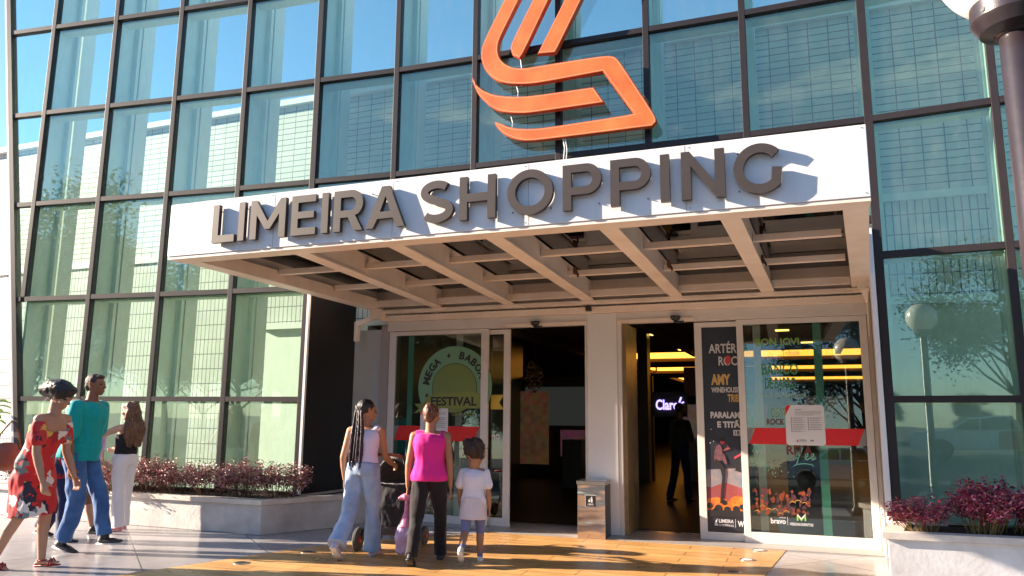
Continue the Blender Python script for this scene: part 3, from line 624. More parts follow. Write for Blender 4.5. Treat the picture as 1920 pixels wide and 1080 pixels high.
def glyph(ch, w):
    h = 1; t = T; e = t/2
    if ch == 'I': return [[(0, 0), (w, 0), (w, h), (0, h)]]
    if ch == 'L': return [[(0, 0), (w, 0), (w, t), (t, t), (t, h), (0, h)]]
    if ch == 'E':
        return [[(0, 0), (w, 0), (w, t*.95), (t, t*.95), (t, .42), (w*.92, .42), (w*.92, .42+t*.9), (t, .42+t*.9), (t, h-t*.95), (w*.98, h-t*.95), (w*.98, h), (0, h)]]
    if ch == 'H': return [[(0, 0), (t, 0), (t, .41), (w-t, .41), (w-t, 0), (w, 0), (w, h), (w-t, h), (w-t, .60), (t, .60), (t, h), (0, h)]]
    if ch == 'M': return [[(0, 0), (t, 0), (t, .62), (w*.43, .24), (w*.57, .24), (w-t, .62), (w-t, 0), (w, 0), (w, h), (w-t*.85, h), (w/2, .44), (t*.85, h), (0, h)]]
    if ch == 'N': return [[(0, 0), (t, 0), (t, .69), (w-t*.9, 0), (w, 0), (w, h), (w-t, h), (w-t, .31), (t*.9, h), (0, h)]]
    if ch == 'A': return [[(0, 0), (t*1.05, 0), (w*.5-.205, .22), (w*.5+.205, .22), (w-t*1.05, 0), (w, 0), (w/2+t*.55, h), (w/2-t*.55, h)], 'hole', [(w*.5-.14, .385), (w*.5+.14, .385), (w*.5, .76)]]
    if ch == 'O': return [arc(w/2, .5, w/2, .52, 0, 360, 40)[:-1], 'hole', arc(w/2, .5, w/2-t, .52-t, 0, 360, 40)[:-1]]
    if ch in 'PR':
        c = .665; r0 = .335; bw = w-r0*.98
        out = [(0, 0), (t, 0), (t, c-r0)]
        if ch == 'P': out += [(bw, c-r0)]+arc(bw, c, r0*.98, r0, -90, 90, 16)+[(0, 1)]
        else:
            out = [(0, 0), (t, 0), (t, c-r0), (w*.5, c-r0), (w-t*1.2, 0), (w, 0), (w*.74, .375)]+arc(bw, c, r0*.98, r0, -52, 90, 14)+[(0, 1)]
        hole = [(t, c-r0+t*.92), (bw, c-r0+t*.92)]+arc(bw, c, r0*.98-t, r0-t*.92, -90, 90, 12)+[(t, 1-t*.92)]
        return [out, 'hole', hole]
    if ch == 'S':
        p = arc(.5, .73, .36, .18, 38, 180, 12)+arc(.5, .73, .36, .19, 180, 262, 7)[1:]+arc(.5, .285, .385, .195, 80, 0, 8)[0:]+arc(.5, .285, .385, .20, 0, -145, 14)[1:]
        return ['ribbon', [(x*w/.95-.035*w, y) for x, y in p]]
    if ch == 'G':
        p = arc(w*.54, .5, w*.54-t/2, .52-t/2, 42, 316, 30)+[(w-t/2-.015, .50)]
        return ['ribbon', p]
from mathutils.geometry import tessellate_polygon
def glyph_mesh(ch, s0, s1, z0, z1, y0, y1):
    hgt = z1-z0; w = (s1-s0)/hgt; g = glyph(ch, w); mb = MB()
    f = lambda p: (s0+p[0]*hgt, z0+p[1]*hgt)
    if g[0] == 'ribbon':
        P = g[1]; q = stroke(P, T); Lp = [x_[3] for x_ in q]+[q[-1][2]]; Rp = [x_[0] for x_ in q]+[q[-1][1]]; n = len(Lp); vs = []
        for a, b2 in zip(Lp, Rp):
            for p in (a, b2):
                X, Z = f(p); vs += [(X, y0, Z), (X, y1, Z)]
        fs = [(0, 1, 3, 2), (4*n-4, 4*n-2, 4*n-1, 4*n-3)]
        for i in range(n-1):
            k2 = 4*i; fs += [(k2, k2+2, k2+6, k2+4), (k2+1, k2+5, k2+7, k2+3), (k2, k2+4, k2+5, k2+1), (k2+2, k2+3, k2+7, k2+6)]
        mb.add(vs, fs); return mb
    loops = [g[0]]+([g[2]] if len(g) > 1 else [])
    loops = [[f(p) for p in lp] for lp in loops]
    tri = tessellate_polygon([[Vector((p[0], p[1], 0)) for p in lp] for lp in loops]); flat = [p for lp in loops for p in lp]; n = len(flat)
    vs = [(p[0], y0, p[1]) for p in flat]+[(p[0], y1, p[1]) for p in flat]; fs = [tuple(t_) for t_ in tri]+[tuple(i+n for i in t_[::-1]) for t_ in tri]; k2 = 0
    for lp in loops:
        m = len(lp); fs += [(k2+i, k2+(i+1) % m, n+k2+(i+1) % m, n+k2+i) for i in range(m)]; k2 += m
    mb.add(vs, fs); return mb
sgn_ = Thing('sign_lettering', (3, -.03, 2.96), 'large grey-brown raised letters reading LIMEIRA SHOPPING on the white fascia', 'sign')
LS = [('L', .571, .826), ('I', .868, .935), ('M', 1.002, 1.385), ('E', 1.450, 1.705), ('I', 1.765, 1.832), ('R', 1.890, 2.180), ('A', 2.212, 2.585), ('S', 2.732, 3.025), ('H', 3.085, 3.400),
      ('O', 3.500, 3.878), ('P', 3.958, 4.262), ('P', 4.332, 4.635), ('I', 4.706, 4.773), ('N', 4.858, 5.165), ('G', 5.225, 5.556)]
for ch, a, b2 in LS:
    zz0, zz1 = (2.945, 3.325) if ch in 'OSG' else (2.953, 3.313)
    if ch in 'OSG': zz0, zz1 = 2.958, 3.308
    o = sgn_.part('letter', glyph_mesh(ch, a, b2, zz0, zz1, -.086, -.046), M_letter)
    for px in ((a+.03, 2.99), (b2-.03, 3.0), (a+.03, 3.27)): sgn_.part('stand_off', MB().tube([(px[0], -.047, px[1]), (px[0], -.029, px[1])], .005, 6), M_dark, parent=o)

# ------------------------------------------------------------------ orange emblem on the glass
emb = Thing('wall_emblem', (3, 2.9, 4.7), 'huge orange hand-like emblem fixed to the glass above the canopy', 'emblem')
LG = dict(main=[(2.283, 6.663), (2.029, 6.192), (1.968, 6.04), (1.965, 5.905), (2.008, 5.763), (2.092, 5.643), (2.214, 5.549), (2.375, 5.493), (2.559, 5.459), (2.766, 5.447), (3.552, 5.47), (3.912, 4.891), (3.818, 4.88), (2.742, 4.859), (2.484, 4.893), (2.353, 4.936), (2.247, 4.995), (2.162, 5.027), (2.195, 4.945), (2.275, 4.856), (2.407, 4.775), (2.563, 4.722), (2.742, 4.708), (4.127, 4.707), (4.178, 4.753), (4.17, 4.826), (3.758, 5.577), (3.699, 5.637), (3.591, 5.668), (2.996, 5.674), (2.558, 5.673), (2.426, 5.7), (2.306, 5.768), (2.224, 5.861), (2.196, 5.973), (2.208, 6.079), (2.247, 6.18), (2.486, 6.622)],
 mid=[(1.845, 5.674), (1.902, 5.566), (1.999, 5.471), (2.162, 5.38), (2.376, 5.327), (2.612, 5.295), (3.441, 5.289), (3.567, 5.078), (2.613, 5.073), (2.431, 5.099), (2.245, 5.145), (2.083, 5.247), (1.946, 5.399), (1.875, 5.543)],
 d1=[(2.672, 6.584), (2.396, 6.072), (2.365, 5.971), (2.398, 5.872), (2.491, 5.816), (2.544, 5.873), (2.882, 6.542)], d2=[(3.088, 6.501), (2.727, 5.834), (2.958, 5.815), (3.009, 5.897), (3.303, 6.457)])
def ext(p, q, k2=.9):   # extend past the frame top
    d = Vector(p)-Vector(q); return tuple(Vector(p)+d.normalized()*k2)
LG['main'] = [ext(LG['main'][0], LG['main'][1])]+LG['main'][1:-1]+[ext(LG['main'][-1], LG['main'][-2])]
LG['d1'] = [ext(LG['d1'][0], LG['d1'][1], .75)]+LG['d1'][1:-1]+[ext(LG['d1'][-1], LG['d1'][-2], .75)]
LG['d2'] = [ext(LG['d2'][0], LG['d2'][1], .6)]+LG['d2'][1:-1]+[ext(LG['d2'][-1], LG['d2'][-2], .6)]
def smooth_poly(P, sharp=38):
    out = []; n = len(P)
    for i in range(n):
        a, p, c = Vector(P[i-1]), Vector(P[i]), Vector(P[(i+1) % n]); an = math.degrees((p-a).angle(c-p))
        if 4 < an < sharp:
            k2 = .27; out += [p.lerp(a, k2), p.lerp(a, k2).lerp(p.lerp(c, k2), .5).lerp(p, .4), p.lerp(c, k2)]
        else: out.append(p)
    return out
def poly_solid(loops, y0, y1):
    mb = MB(); tri = tessellate_polygon([[Vector((p[0], p[1], 0)) for p in lp] for lp in loops]); flat = [p for lp in loops for p in lp]; n = len(flat)
    vs = [(p[0], y0, p[1]) for p in flat]+[(p[0], y1, p[1]) for p in flat]; fs = [tuple(t_) for t_ in tri]+[tuple(i+n for i in t_[::-1]) for t_ in tri]; k2 = 0
    for lp in loops:
        m = len(lp); fs += [(k2+i, k2+(i+1) % m, n+k2+(i+1) % m, n+k2+i) for i in range(m)]; k2 += m
    return mb.add(vs, fs)
def offset_loop(P, d):
    n = len(P); A_ = sum(P[i-1][0]*P[i][1]-P[i][0]*P[i-1][1] for i in range(n)); sg = 1 if A_ > 0 else -1; out = []
    for i in range(n):
        a, p, c = Vector(P[i-1]), Vector(P[i]), Vector(P[(i+1) % n]); e1 = (p-a).normalized(); e2 = (c-p).normalized()
        n1 = Vector((-e1.y, e1.x)); n2 = Vector((-e2.y, e2.x)); m = (n1+n2); m = m/max(.55, 1+n1.dot(n2)); out.append(p+m*d*sg)
    return out
for k2, P in LG.items():
    P = smooth_poly(P); P = smooth_poly(P, 30)
    o = emb.part('stroke', poly_solid([P], 2.86, 2.925), M_orange_edge)
    emb.part('face', poly_solid([offset_loop(P, .006)], 2.852, 2.8595), M_orange, parent=o)
    a, b2 = offset_loop(P, .016), offset_loop(P, .0215)
    n = len(a); mb = MB(); mb.add([(p[0], 2.8505, p[1]) for p in a]+[(p[0], 2.8505, p[1]) for p in b2]+[(p[0], 2.8518, p[1]) for p in a]+[(p[0], 2.8518, p[1]) for p in b2],
        [(i, (i+1) % n, n+(i+1) % n, n+i) for i in range(n)]+[(i, 2*n+i, 2*n+(i+1) % n, (i+1) % n) for i in range(n)]+[(n+i, n+(i+1) % n, 3*n+(i+1) % n, 3*n+i) for i in range(n)])
    emb.part('tube_outline', mb, M_rim, parent=o)
mb = MB()
for s0, z0, z1 in [(2.50, 5.46, 5.82), (2.45, 5.30, 5.47), (2.38, 4.90, 5.08), (3.05, 4.45, 4.72), (3.08, 4.4, 4.71)]:
    mb.tube([(s0, 2.90, z0), (s0+.02, 2.88, (z0+z1)/2), (s0-.01, 2.90, z1)], .007, 6)
emb.part('cable', mb, M_card)

# ------------------------------------------------------------------ doors
D = 3.86
ent = Thing('door_portal', (3.2, D, 0), 'cream frame with white middle column and ledge around the sliding doors', 'door frame')
mb = MB(); mb.box(.19, 6.30, D-.05, D+.10, 2.56, 2.69); ent.part('header', mb, M_cream, bevel=.004)
mb = MB(); mb.box(.12, 6.34, D-.10, D+.10, 2.692, 2.775); ent.part('ledge', mb, M_beige, bevel=.006)
mb = MB(); mb.box(3.075, 3.455, D-.06, D+.35, 0.012, 2.688); ent.part('column', mb, M_white, bevel=.006)
mb = MB(); mb.box(3.035, 3.072, D-.03, D+.08, .012, 2.558); mb.box(3.458, 3.51, D-.05, D+.08, .012, 2.60); ent.part('jamb', mb, M_cream, bevel=.003)
mb = MB(); mb.box(3.512, 3.56, D-.02, D+.62, .012, 2.56); ent.part('jamb', mb, mat('golden_marble', (.30, .20, .10), .25, 0, .4, 4), bevel=.003)
mb = MB(); mb.box(1.98, 3.07, D-.07, D-.052, 2.553, 2.60); mb.box(3.46, 4.40, D-.07, D-.052, 2.553, 2.60); ent.part('door_track', mb, M_beige)
for s0, lb in [(2.385, 0), (4.188, 0)]:
    mb = MB(); mb.lathe((s0, D-.075, 2.60), [(.012, -.045), (.045, -.03), (.062, 0), (.062, .02)], 20); ent.part('sensor', mb, M_dark, smooth=True)
    mb = MB(); mb.box(s0-.02, s0+.10, D-.09, D-.07, 2.53, 2.555); ent.part('sensor', mb, M_dark, bevel=.006)
mb = MB(); mb.box(3.08, 3.15, D-.16, D-.10, 2.715, 2.775); mb.lathe((3.115, D-.17, 2.72), [(.03, 0), (.03, .04)], 12); ent.part('camera', mb, M_dark, bevel=.008)

def framed(th, a, b2, z0, z1, y, w=.06, wb=.09, wt=.06, dpt=.05, glassm=M_dglass):
    mb = MB(); mb.box(a, a+w, y, y+dpt, z0, z1); mb.box(b2-w, b2, y, y+dpt, z0, z1)
    mb.box(a+w, b2-w, y+.001, y+dpt-.001, z0, z0+wb); mb.box(a+w, b2-w, y+.001, y+dpt-.001, z1-wt, z1); th.part('frame', mb, M_cream, bevel=.003)
    mb = MB(); mb.box(a+w, b2-w, y+.02, y+.028, z0+wb, z1-wt); th.part('glass', mb, glassm)
# left fixed panel
lf = Thing('fixed_glass_panel', (.95, D, 0), 'left fixed glass panel with a round green festival decal and red band', 'glass panel')
framed(lf, .195, 1.695, .012, 2.555, D, .10, .10, .055)
ll = Thing('sliding_door', (1.85, D+.08, 0), 'narrow left sliding door, half open, partly hidden behind the left glass panel', 'sliding door')
framed(ll, 1.20, 1.985, .012, 2.545, D+.065, .09, .10, .06, .04)
# right sliding leaf with poster, right fixed panel
rl = Thing('sliding_door', (4.7, D+.08, 0), 'right sliding door with a dark concert poster on its glass', 'sliding door')
framed(rl, 4.385, 5.15, .012, 2.545, D+.065, .085, .085, .06, .04)
rf = Thing('fixed_glass_panel', (5.6, D, 0), 'right fixed glass panel with concert lettering, red band and white notice', 'glass panel')
framed(rf, 4.885, 6.295, .012, 2.555, D, .075, .12, .06)
yG = D+.019   # in front of the fixed glass
def flat(th, pts, m, y=yG, t=.0012, name='sticker', label=None): return th.part(name, MB().plate(pts, y-t, y), m, label=label)
def disc(cx, cz, r, n=48, a0=0, a1=360): return [(cx+r*math.cos(R(a0+(a1-a0)*i/n)), cz+r*math.sin(R(a0+(a1-a0)*i/n))) for i in range(n+(0 if a1-a0 == 360 else 1))]
def txt(th, t_, a, b2, z0, z1, m, y=yG, bold=.0, italic=0, name='lettering', sp=1.0): return th.part(name, text_mb(t_, a, b2, z0, z1, y-.003, y-.0015, bold, italic, sp), m)
# turquoise strips inside, behind the glass
for th, a, b2 in ((lf, .475, .555), (rf, 5.725, 5.815)): th.part('turquoise_strip', MB().box(a, b2, yG+.025, yG+.045, .12, 2.49), M_teal)
# red bands with slanted ends
for th, a, b2, z0, z1 in ((lf, .31, 1.575, 1.07, 1.265), (rf, 4.98, 6.20, 1.11, 1.295)):
    sl = .07
    flat(th, [(a, z0), (b2-sl, z0), (b2, z1), (a+sl, z1)], M_red, name='red_band')
    flat(th, [(a-.02, z0), (a-.005, z0), (a+sl-.005, z1), (a-.02, z1)], M_ink, name='grey_band_end'); flat(th, [(b2-sl+.005, z0), (b2+.014, z0), (b2+.014, z1), (b2+.005, z1)], M_ink, name='grey_band_end')
def rrect(a, b2, z0, z1, r): 
    o_ = []
    for cx, cz, q in ((b2-r, z1-r, 0), (a+r, z1-r, 90), (a+r, z0+r, 180), (b2-r, z0+r, 270)): o_ += [(cx+r*math.cos(R(q+i*18)), cz+r*math.sin(R(q+i*18))) for i in range(6)]
    return o_
def notice(th, a, b2, z0, z1):
    c = th.part('notice_card', MB().plate(rrect(a, b2, z0, z1, .035), yG-.006, yG-.002), M_card); y = yG-.0062; w = b2-a; h = z1-z0
    th.part('red_corner', MB().plate([(a+.002, z1-.03), (a+.012, z1-.012), (a+.03, z1-.002), (a+.155*w, z1-.002), (a+.002, z1-.27*h)], y-.001, y), M_red, parent=c)
    mb = MB(); rg = random.Random(3)
    def ln(x0, x1, zz, t=.0035): mb.box(a+x0*w, a+x1*w, y-.001, y, z0+zz*h-t/2, z0+zz*h+t/2)
    ln(.25, .42, .885, .007)
    for i in range(4): ln(.25, .92-.2*(i == 3), .835-i*.028)
    for cidx, x0 in ((0, .17), (1, .60)):
        for i in range(7 if cidx == 0 else 6):
            zz = .67-i*.055; mb.box(a+(x0-.03)*w, a+x0*w, y-.001, y, z0+zz*h-.008, z0+zz*h+.008); ln(x0+.02, x0+.34, zz+.012); ln(x0+.02, x0+.22+.1*rg.random(), zz-.006)
    th.part('printed_lines', mb, M_ink, parent=c)
    return c
c = notice(rf, 5.385, 5.80, 1.105, 1.555)
rf.part('card_lettering', text_mb('LIMEIRA', 5.515, 5.60, 1.155, 1.170, yG-.0078, yG-.0066, .01), M_ink, parent=c)
rf.part('card_lettering', text_mb('SHOPPING', 5.515, 5.60, 1.140, 1.150, yG-.0078, yG-.0066), M_ink, parent=c)
rf.part('card_lettering', text_mb('WEB', 5.635, 5.675, 1.150, 1.166, yG-.0078, yG-.0066, .03), M_dark, parent=c)
rf.part('card_emblem', MB().plate([(5.495, 1.14), (5.51, 1.14), (5.508, 1.155), (5.503, 1.175), (5.495, 1.155)], yG-.0078, yG-.0066), M_red, parent=c)
notice(lf, .705, 1.12, 1.07, 1.52)
# festival decal (plain disc instead of its mascot)
G1 = mat('decal_mint', (.16, .33, .19), .5); G2 = mat('decal_green', (.17, .23, .05), .5); G3 = mat('decal_olive', (.22, .26, .05), .5); GK = mat('decal_dark', (.020, .016, .010), .5); GY = mat('decal_yellow', (.62, .44, .05), .5); GB = mat('decal_brown', (.09, .06, .02), .5)
cx, cz = 1.205, 1.79
flat(lf, [(p[0], p[1]) for p in disc(cx, cz, .545, 60, -25, 205)], G1, y=yG-.001, name='festival_disc')
flat(lf, disc(cx, cz-.02, .335), GK, y=yG-.0025, name='festival_disc'); flat(lf, disc(cx, cz-.02, .327), G2, y=yG-.0040, name='festival_disc')
flat(lf, [(.72, 1.50), (1.59, 1.50), (1.59, 1.70), (1.40, 1.72), (1.0, 1.70), (.80, 1.66)], G3, y=yG-.0056, name='festival_ribbon')
flat(lf, [(.60, 1.56), (.80, 1.57), (.86, 1.48), (.60, 1.43), (.68, 1.50)], G2, y=yG-.0068, name='festival_ribbon')
flat(ll, [(1.71, 1.49), (1.90, 1.49), (1.83, 1.58), (1.90, 1.68), (1.71, 1.68)], GY, y=D+.083, name='festival_ribbon')
txt(lf, 'FESTIVAL', .86, 1.54, 1.535, 1.655, GK, y=yG-.0058, bold=.03)
txt(lf, 'oa a vida!', 1.17, 1.52, 1.40, 1.475, G3, bold=.0)
def arc_text(th, t_, r, a0, a1, hgt, m, y):
    for i, ch in enumerate(t_):
        if ch == ' ': continue
        a = R(a0+(a1-a0)*i/(len(t_)-1)); w = hgt*(.95 if ch in 'MAGO' else .75)
        if ch == '*': mbx = MB().plate([((.5*w if q % 2 == 0 else .2*w)*math.sin(q*math.pi/5), hgt/2+(.5*w if q % 2 == 0 else .2*w)*math.cos(q*math.pi/5)) for q in range(10)], y-.003, y-.0015)
        else: mbx = text_mb(ch, -w/2, w/2, 0, hgt, y-.003, y-.0015, .045)
        t2 = a-math.pi/2
        for v in mbx.v:
            X, Z = v.x, v.z+r; v.x = cx+X*math.cos(t2)-Z*math.sin(t2); v.z = cz+X*math.sin(t2)+Z*math.cos(t2)
        th.part('lettering', mbx, m)
arc_text(lf, '* MEGA * BABOA', .375, 196, 22, .105, GK, yG-.0012)
txt(ll, 'no', 1.73, 1.845, 1.10, 1.17, M_card, y=D+.083, bold=.03)
# right leaf poster
yP = D+.083
P_bg = mat('poster_night', (.030, .030, .045), .35, 0, .5, 3); P_w = mat('poster_white', (.62, .60, .62), .5); P_y = mat('poster_gold', (.62, .40, .12), .5); P_r = mat('poster_red', (.55, .05, .07), .5)
rl.part('poster', MB().box(4.471, 4.884, yP-.002, yP, .10, 2.483), P_bg)
Y = yP-.002
def arrow_serif(th, t_, a, b2, z0, z1, m, y, bold=.02): return txt(th, t_, a, b2, z0, z1, m, y, bold)
arrow_serif(rl, 'ARTÉR', 4.55, 4.875, 2.17, 2.31, P_w, Y); arrow_serif(rl, 'ROC', 4.66, 4.875, 2.02, 2.13, P_w, Y)
rl.part('poster_heart', MB().plate([(4.76, 2.02), (4.80, 2.06), (4.805, 2.12), (4.775, 2.145), (4.745, 2.13), (4.73, 2.07)], Y-.005, Y-.0035), P_r)
txt(rl, 'AMY', 4.565, 4.79, 1.79, 1.92, P_y, Y, .05); txt(rl, 'WINEHOUSE', 4.565, 4.88, 1.70, 1.765, P_w, Y, .03); txt(rl, 'TRIB', 4.75, 4.88, 1.59, 1.68, P_y, Y, .03)
txt(rl, 'PARALAM', 4.545, 4.88, 1.40, 1.475, P_w, Y, .05); txt(rl, 'E TITÃ', 4.62, 4.88, 1.29, 1.38, P_w, Y, .05)
rl.part('poster_box', MB().box(4.80, 4.88, Y-.003, Y-.0015, 1.20, 1.265), P_w); txt(rl, '18', 4.815, 4.87, 1.21, 1.255, P_bg, Y-.002, .03)
# stage light, singer silhouette, crowd
P_pk = mat('poster_pink', (.28, .07, .10), .5, 0, 0, 9, col2=(.25, .04, .02)); P_bl = mat('poster_blue', (.10, .15, .22), .5, 0, 0, 8, col2=(.34, .24, .22)); P_o = mat('poster_orange', (.85, .28, .03), .5, 0, 0, 14, col2=(.35, .03, .01)); P_k = mat('poster_black', (.015, .012, .014), .5); P_m = mat('poster_mauve', (.20, .08, .10), .5, 0, .6, 30)
def pf(pts, m, y, nm): return rl.part(nm, MB().plate(pts, y-.001, y), m)
pf([(4.475, .60), (4.88, .57), (4.88, .83), (4.475, .80)], P_bl, Y-.0005, 'poster_stage'); pf([(4.475, .42), (4.88, .42), (4.88, .60), (4.68, .66), (4.475, .58)], P_pk, Y-.0017, 'poster_stage')
pf([(4.475, .34), (4.88, .34), (4.88, .50), (4.80, .52), (4.7, .45), (4.6, .49), (4.475, .47)], P_o, Y-.0028, 'poster_crowd')
for i, (hx, hz, hr) in enumerate([(4.50, .40, .035), (4.60, .37, .045), (4.70, .36, .04), (4.67, .44, .03), (4.80, .37, .04), (4.865, .40, .03), (4.56, .33, .04), (4.75, .31, .045)]):
    rl.part('poster_crowd', MB().plate(disc(hx, hz, hr+.007, 16), Y-.0049, Y-.0041), P_o); rl.part('poster_crowd', MB().plate(disc(hx, hz-.008, hr, 16), Y-.006, Y-.0052), P_k)
pf([(4.475, .27), (4.88, .27), (4.88, .345), (4.475, .345)], P_k, Y-.0062, 'poster_crowd')
pf([(4.62, .42), (4.655, .43), (4.665, .56), (4.69, .74), (4.70, .80), (4.665, .86), (4.60, .93), (4.565, .90), (4.64, .80), (4.655, .72), (4.635, .56)], P_k, Y-.0075, 'poster_singer')
pf([(4.57, .90), (4.66, .91), (4.67, .98), (4.66, 1.06), (4.64, 1.10), (4.60, 1.08), (4.575, 1.0)], P_m, Y-.0075, 'poster_singer')
pf([(4.66, .92), (4.70, .87), (4.715, .88), (4.70, .95), (4.68, 1.0)], P_m, Y-.0087, 'poster_singer')
pf(disc(4.672, 1.125, .026, 14), P_r, Y-.0075, 'poster_singer'); pf([(4.635, 1.14), (4.715, 1.125), (4.71, 1.14), (4.695, 1.17), (4.655, 1.175)], P_k, Y-.0087, 'poster_singer')
pf([(4.665, 1.02), (4.73, 1.07), (4.705, 1.10), (4.715, 1.105), (4.76, 1.045), (4.745, 1.04)], P_pk, Y-.0095, 'poster_singer')
pf([(4.80, .80), (4.88, .78), (4.88, .96), (4.86, .99), (4.82, .96), (4.835, .88)], P_k, Y-.0075, 'poster_guitarist'); pf([(4.80, .93), (4.88, .98), (4.88, 1.0), (4.80, .955)], P_r, Y-.0087, 'poster_guitarist')
for hx, hz in [(4.53, 1.11), (4.57, 1.13), (4.545, 1.27)]: pf(disc(hx, hz, .006, 8), P_w, Y-.002, 'poster_spark')
txt(rl, 'LIMEIRA', 4.60, 4.765, .205, .245, P_w, Y-.006, .02); txt(rl, 'SHOPPING', 4.60, 4.765, .165, .190, P_w, Y-.006, 0); txt(rl, 'W', 4.81, 4.88, .17, .235, P_w, Y-.006, .03)
rl.part('lettering', MB().box(4.782, 4.786, Y-.008, Y-.0065, .155, .255), P_w)
rl.part('poster_emblem', MB().plate([(4.55, .17), (4.59, .17), (4.59, .19), (4.573, .195), (4.585, .255), (4.565, .225), (4.552, .20)], Y-.008, Y-.0065), P_w)
# lettering on the right fixed glass
G_b = mat('poster_leafgreen', (.22, .42, .08), .5); G_d = mat('poster_darkgreen', (.05, .27, .11), .5); G_l = mat('poster_palegreen', (.34, .52, .42), .5); G_t = mat('poster_mint', (.16, .48, .38), .5); G_r = mat('poster_dimred', (.14, .02, .01), .5)
txt(rf, 'A', 4.962, 5.0, 2.18, 2.28, G_d); txt(rf, 'BON JOVI', 5.10, 5.575, 2.215, 2.325, G_b, bold=.02); txt(rf, 'Tribute', 5.38, 5.575, 2.12, 2.185, G_l)
txt(rf, 'BANCO', 5.15, 5.55, 1.90, 2.03, G_d, bold=.02); txt(rf, 'DE BARRO', 5.18, 5.52, 1.74, 1.87, G_d, bold=.02); txt(rf, 'o rock do Nordeste', 5.09, 5.62, 1.64, 1.70, G_l)
txt(rf, 'DEATH', 5.235, 5.44, 1.42, 1.52, G_b, bold=.0); txt(rf, 'ROCK', 5.18, 5.375, 1.33, 1.40, G_r, bold=.03)
txt(rf, 'RITA', 5.38, 5.66, 1.0, 1.10, G_r, bold=.03); 
def ribbon(th, pts, w, m, y, nm='lettering'):
    mb = MB()
    for q in stroke(pts, w): mb.plate([tuple(p) for p in q], y-.003, y-.0015)
    return th.part(nm, mb, m)
ribbon(rf, [(5.445, .955), (5.50, .965), (5.535, 1.02), (5.555, 1.10), (5.545, 1.115), (5.525, 1.05), (5.50, .95), (5.475, .885), (5.45, .875), (5.47, .89), (5.56, .905), (5.64, .895), (5.66, .875)], .011, G_t, yG)
ribbon(rf, [(5.565, .965), (5.60, .985), (5.605, 1.015), (5.585, 1.01), (5.575, .97), (5.59, .945), (5.625, .965)], .010, G_t, yG); ribbon(rf, [(5.625, .965), (5.66, .985), (5.665, 1.015), (5.645, 1.01), (5.635, .97), (5.65, .945), (5.69, .965)], .010, G_t, yG)
txt(rf, 'jvs', 5.0, 5.13, 1.02, 1.10, G_t, italic=.3)
txt(rf, 'bravo', 5.175, 5.335, .235, .295, P_w, bold=.03); txt(rf, 'cultural', 5.265, 5.335, .298, .315, P_w); rf.part('lettering', MB().box(5.352, 5.356, yG-.003, yG-.0015, .225, .315), P_w)
txt(rf, 'VESSONI EVENTOS', 5.375, 5.62, .225, .255, P_w, bold=.02)
ribbon(rf, [(5.46, .28), (5.46, .34), (5.50, .29), (5.54, .34), (5.54, .28)], .018, G_b, yG); ribbon(rf, [(5.46, .345), (5.50, .30), (5.54, .345)], .012, P_w, yG-.001)
rg = random.Random(11)
P_f = mat('poster_fade', (.02, .045, .035), .5, 0, .4, 5)
cm = MB(); cm2 = MB(); cm3 = MB()
for i in range(90):
    x0 = rg.uniform(4.98, 5.60); z0 = rg.uniform(.36, .62)-.02; h_ = rg.uniform(.015, .05); w_ = rg.uniform(.010, .028); t_ = rg.uniform(-.5, .5)
    (cm if rg.random() < .55 else cm2).plate([(x0-w_, z0-h_*.5), (x0+w_*.4, z0-h_*.6), (x0+w_, z0+h_*t_), (x0+w_*.2, z0+h_), (x0-w_*.7, z0+h_*.6)], yG-.003-.00001*i, yG-.0015)
for i in range(9):
    x0 = 5.03+i*.065+rg.uniform(-.01, .01); z0 = rg.uniform(.33, .47); r_ = rg.uniform(.022, .038); P = disc(x0, z0, r_, 10, 20, 160)+disc(x0, z0-.006, r_*.92, 10, 160, 20)
    cm3.plate(P, yG-.0045, yG-.0035)
rf.part('poster_crowd', cm, mat('crowd_ember', (.30, .06, .01), .5, 0, 0, 20, col2=(.08, .012, .01))); rf.part('poster_crowd', cm2, mat('crowd_plum', (.10, .03, .045), .5, 0, .6, 20)); rf.part('poster_crowd', cm3, mat('crowd_gold', (.42, .22, .03), .5))
sp3 = MB()
for i in range(160):
    x0 = rg.gauss(5.18, .10); z0 = rg.gauss(.90, .085); r_ = rg.uniform(.002, .007)
    if 4.97 < x0 < 5.45 and .66 < z0 < 1.09: sp3.plate([(x0-r_, z0), (x0, z0-r_), (x0+r_, z0), (x0, z0+r_)], yG-.003, yG-.0015)
rf.part('poster_splash', sp3, mat('splash_mint', (.12, .30, .20), .5))
# water/dirt specks on the left glass
# ------------------------------------------------------------------ bin
bx, by = SO(.789, 9.257)
binr = math.atan2(9.157-9.257, 1.113-.789)
th = base_empty('litter_bin', None, binr, Vector((.789, 9.257, 0))); tag(th, 'polished steel litter bin with a black square label standing before the white column', 'litter bin')
def lpart(par, name, mb, m, bevel=0, smooth=False, label=None):
    mats = m if isinstance(m, (list, tuple)) else [m]
    o = bpy.data.objects.new(name, mb.mesh(name, (0, 0, 0), mats, smooth, bevel)); C.objects.link(o); o.parent = par
    if label: o['label'] = label
    return o
Wb, Db, Hb = .33, .33, .66
M_binsteel, n, b = nodes_mat('rippled_steel'); b.inputs['Metallic'].default_value = 1; b.inputs['Base Color'].default_value = (.66, .60, .58, 1); b.inputs['Roughness'].default_value = .13
t = n.nodes.new('ShaderNodeTexCoord'); wv = n.nodes.new('ShaderNodeTexNoise'); wv.inputs['Scale'].default_value = 3.2; wv.inputs['Detail'].default_value = 1
mpn = n.nodes.new('ShaderNodeMapping'); mpn.inputs['Scale'].default_value = (.8, 1, 2.2); n.links.new(t.outputs['Object'], mpn.inputs[0]); n.links.new(mpn.outputs[0], wv.inputs['Vector'])
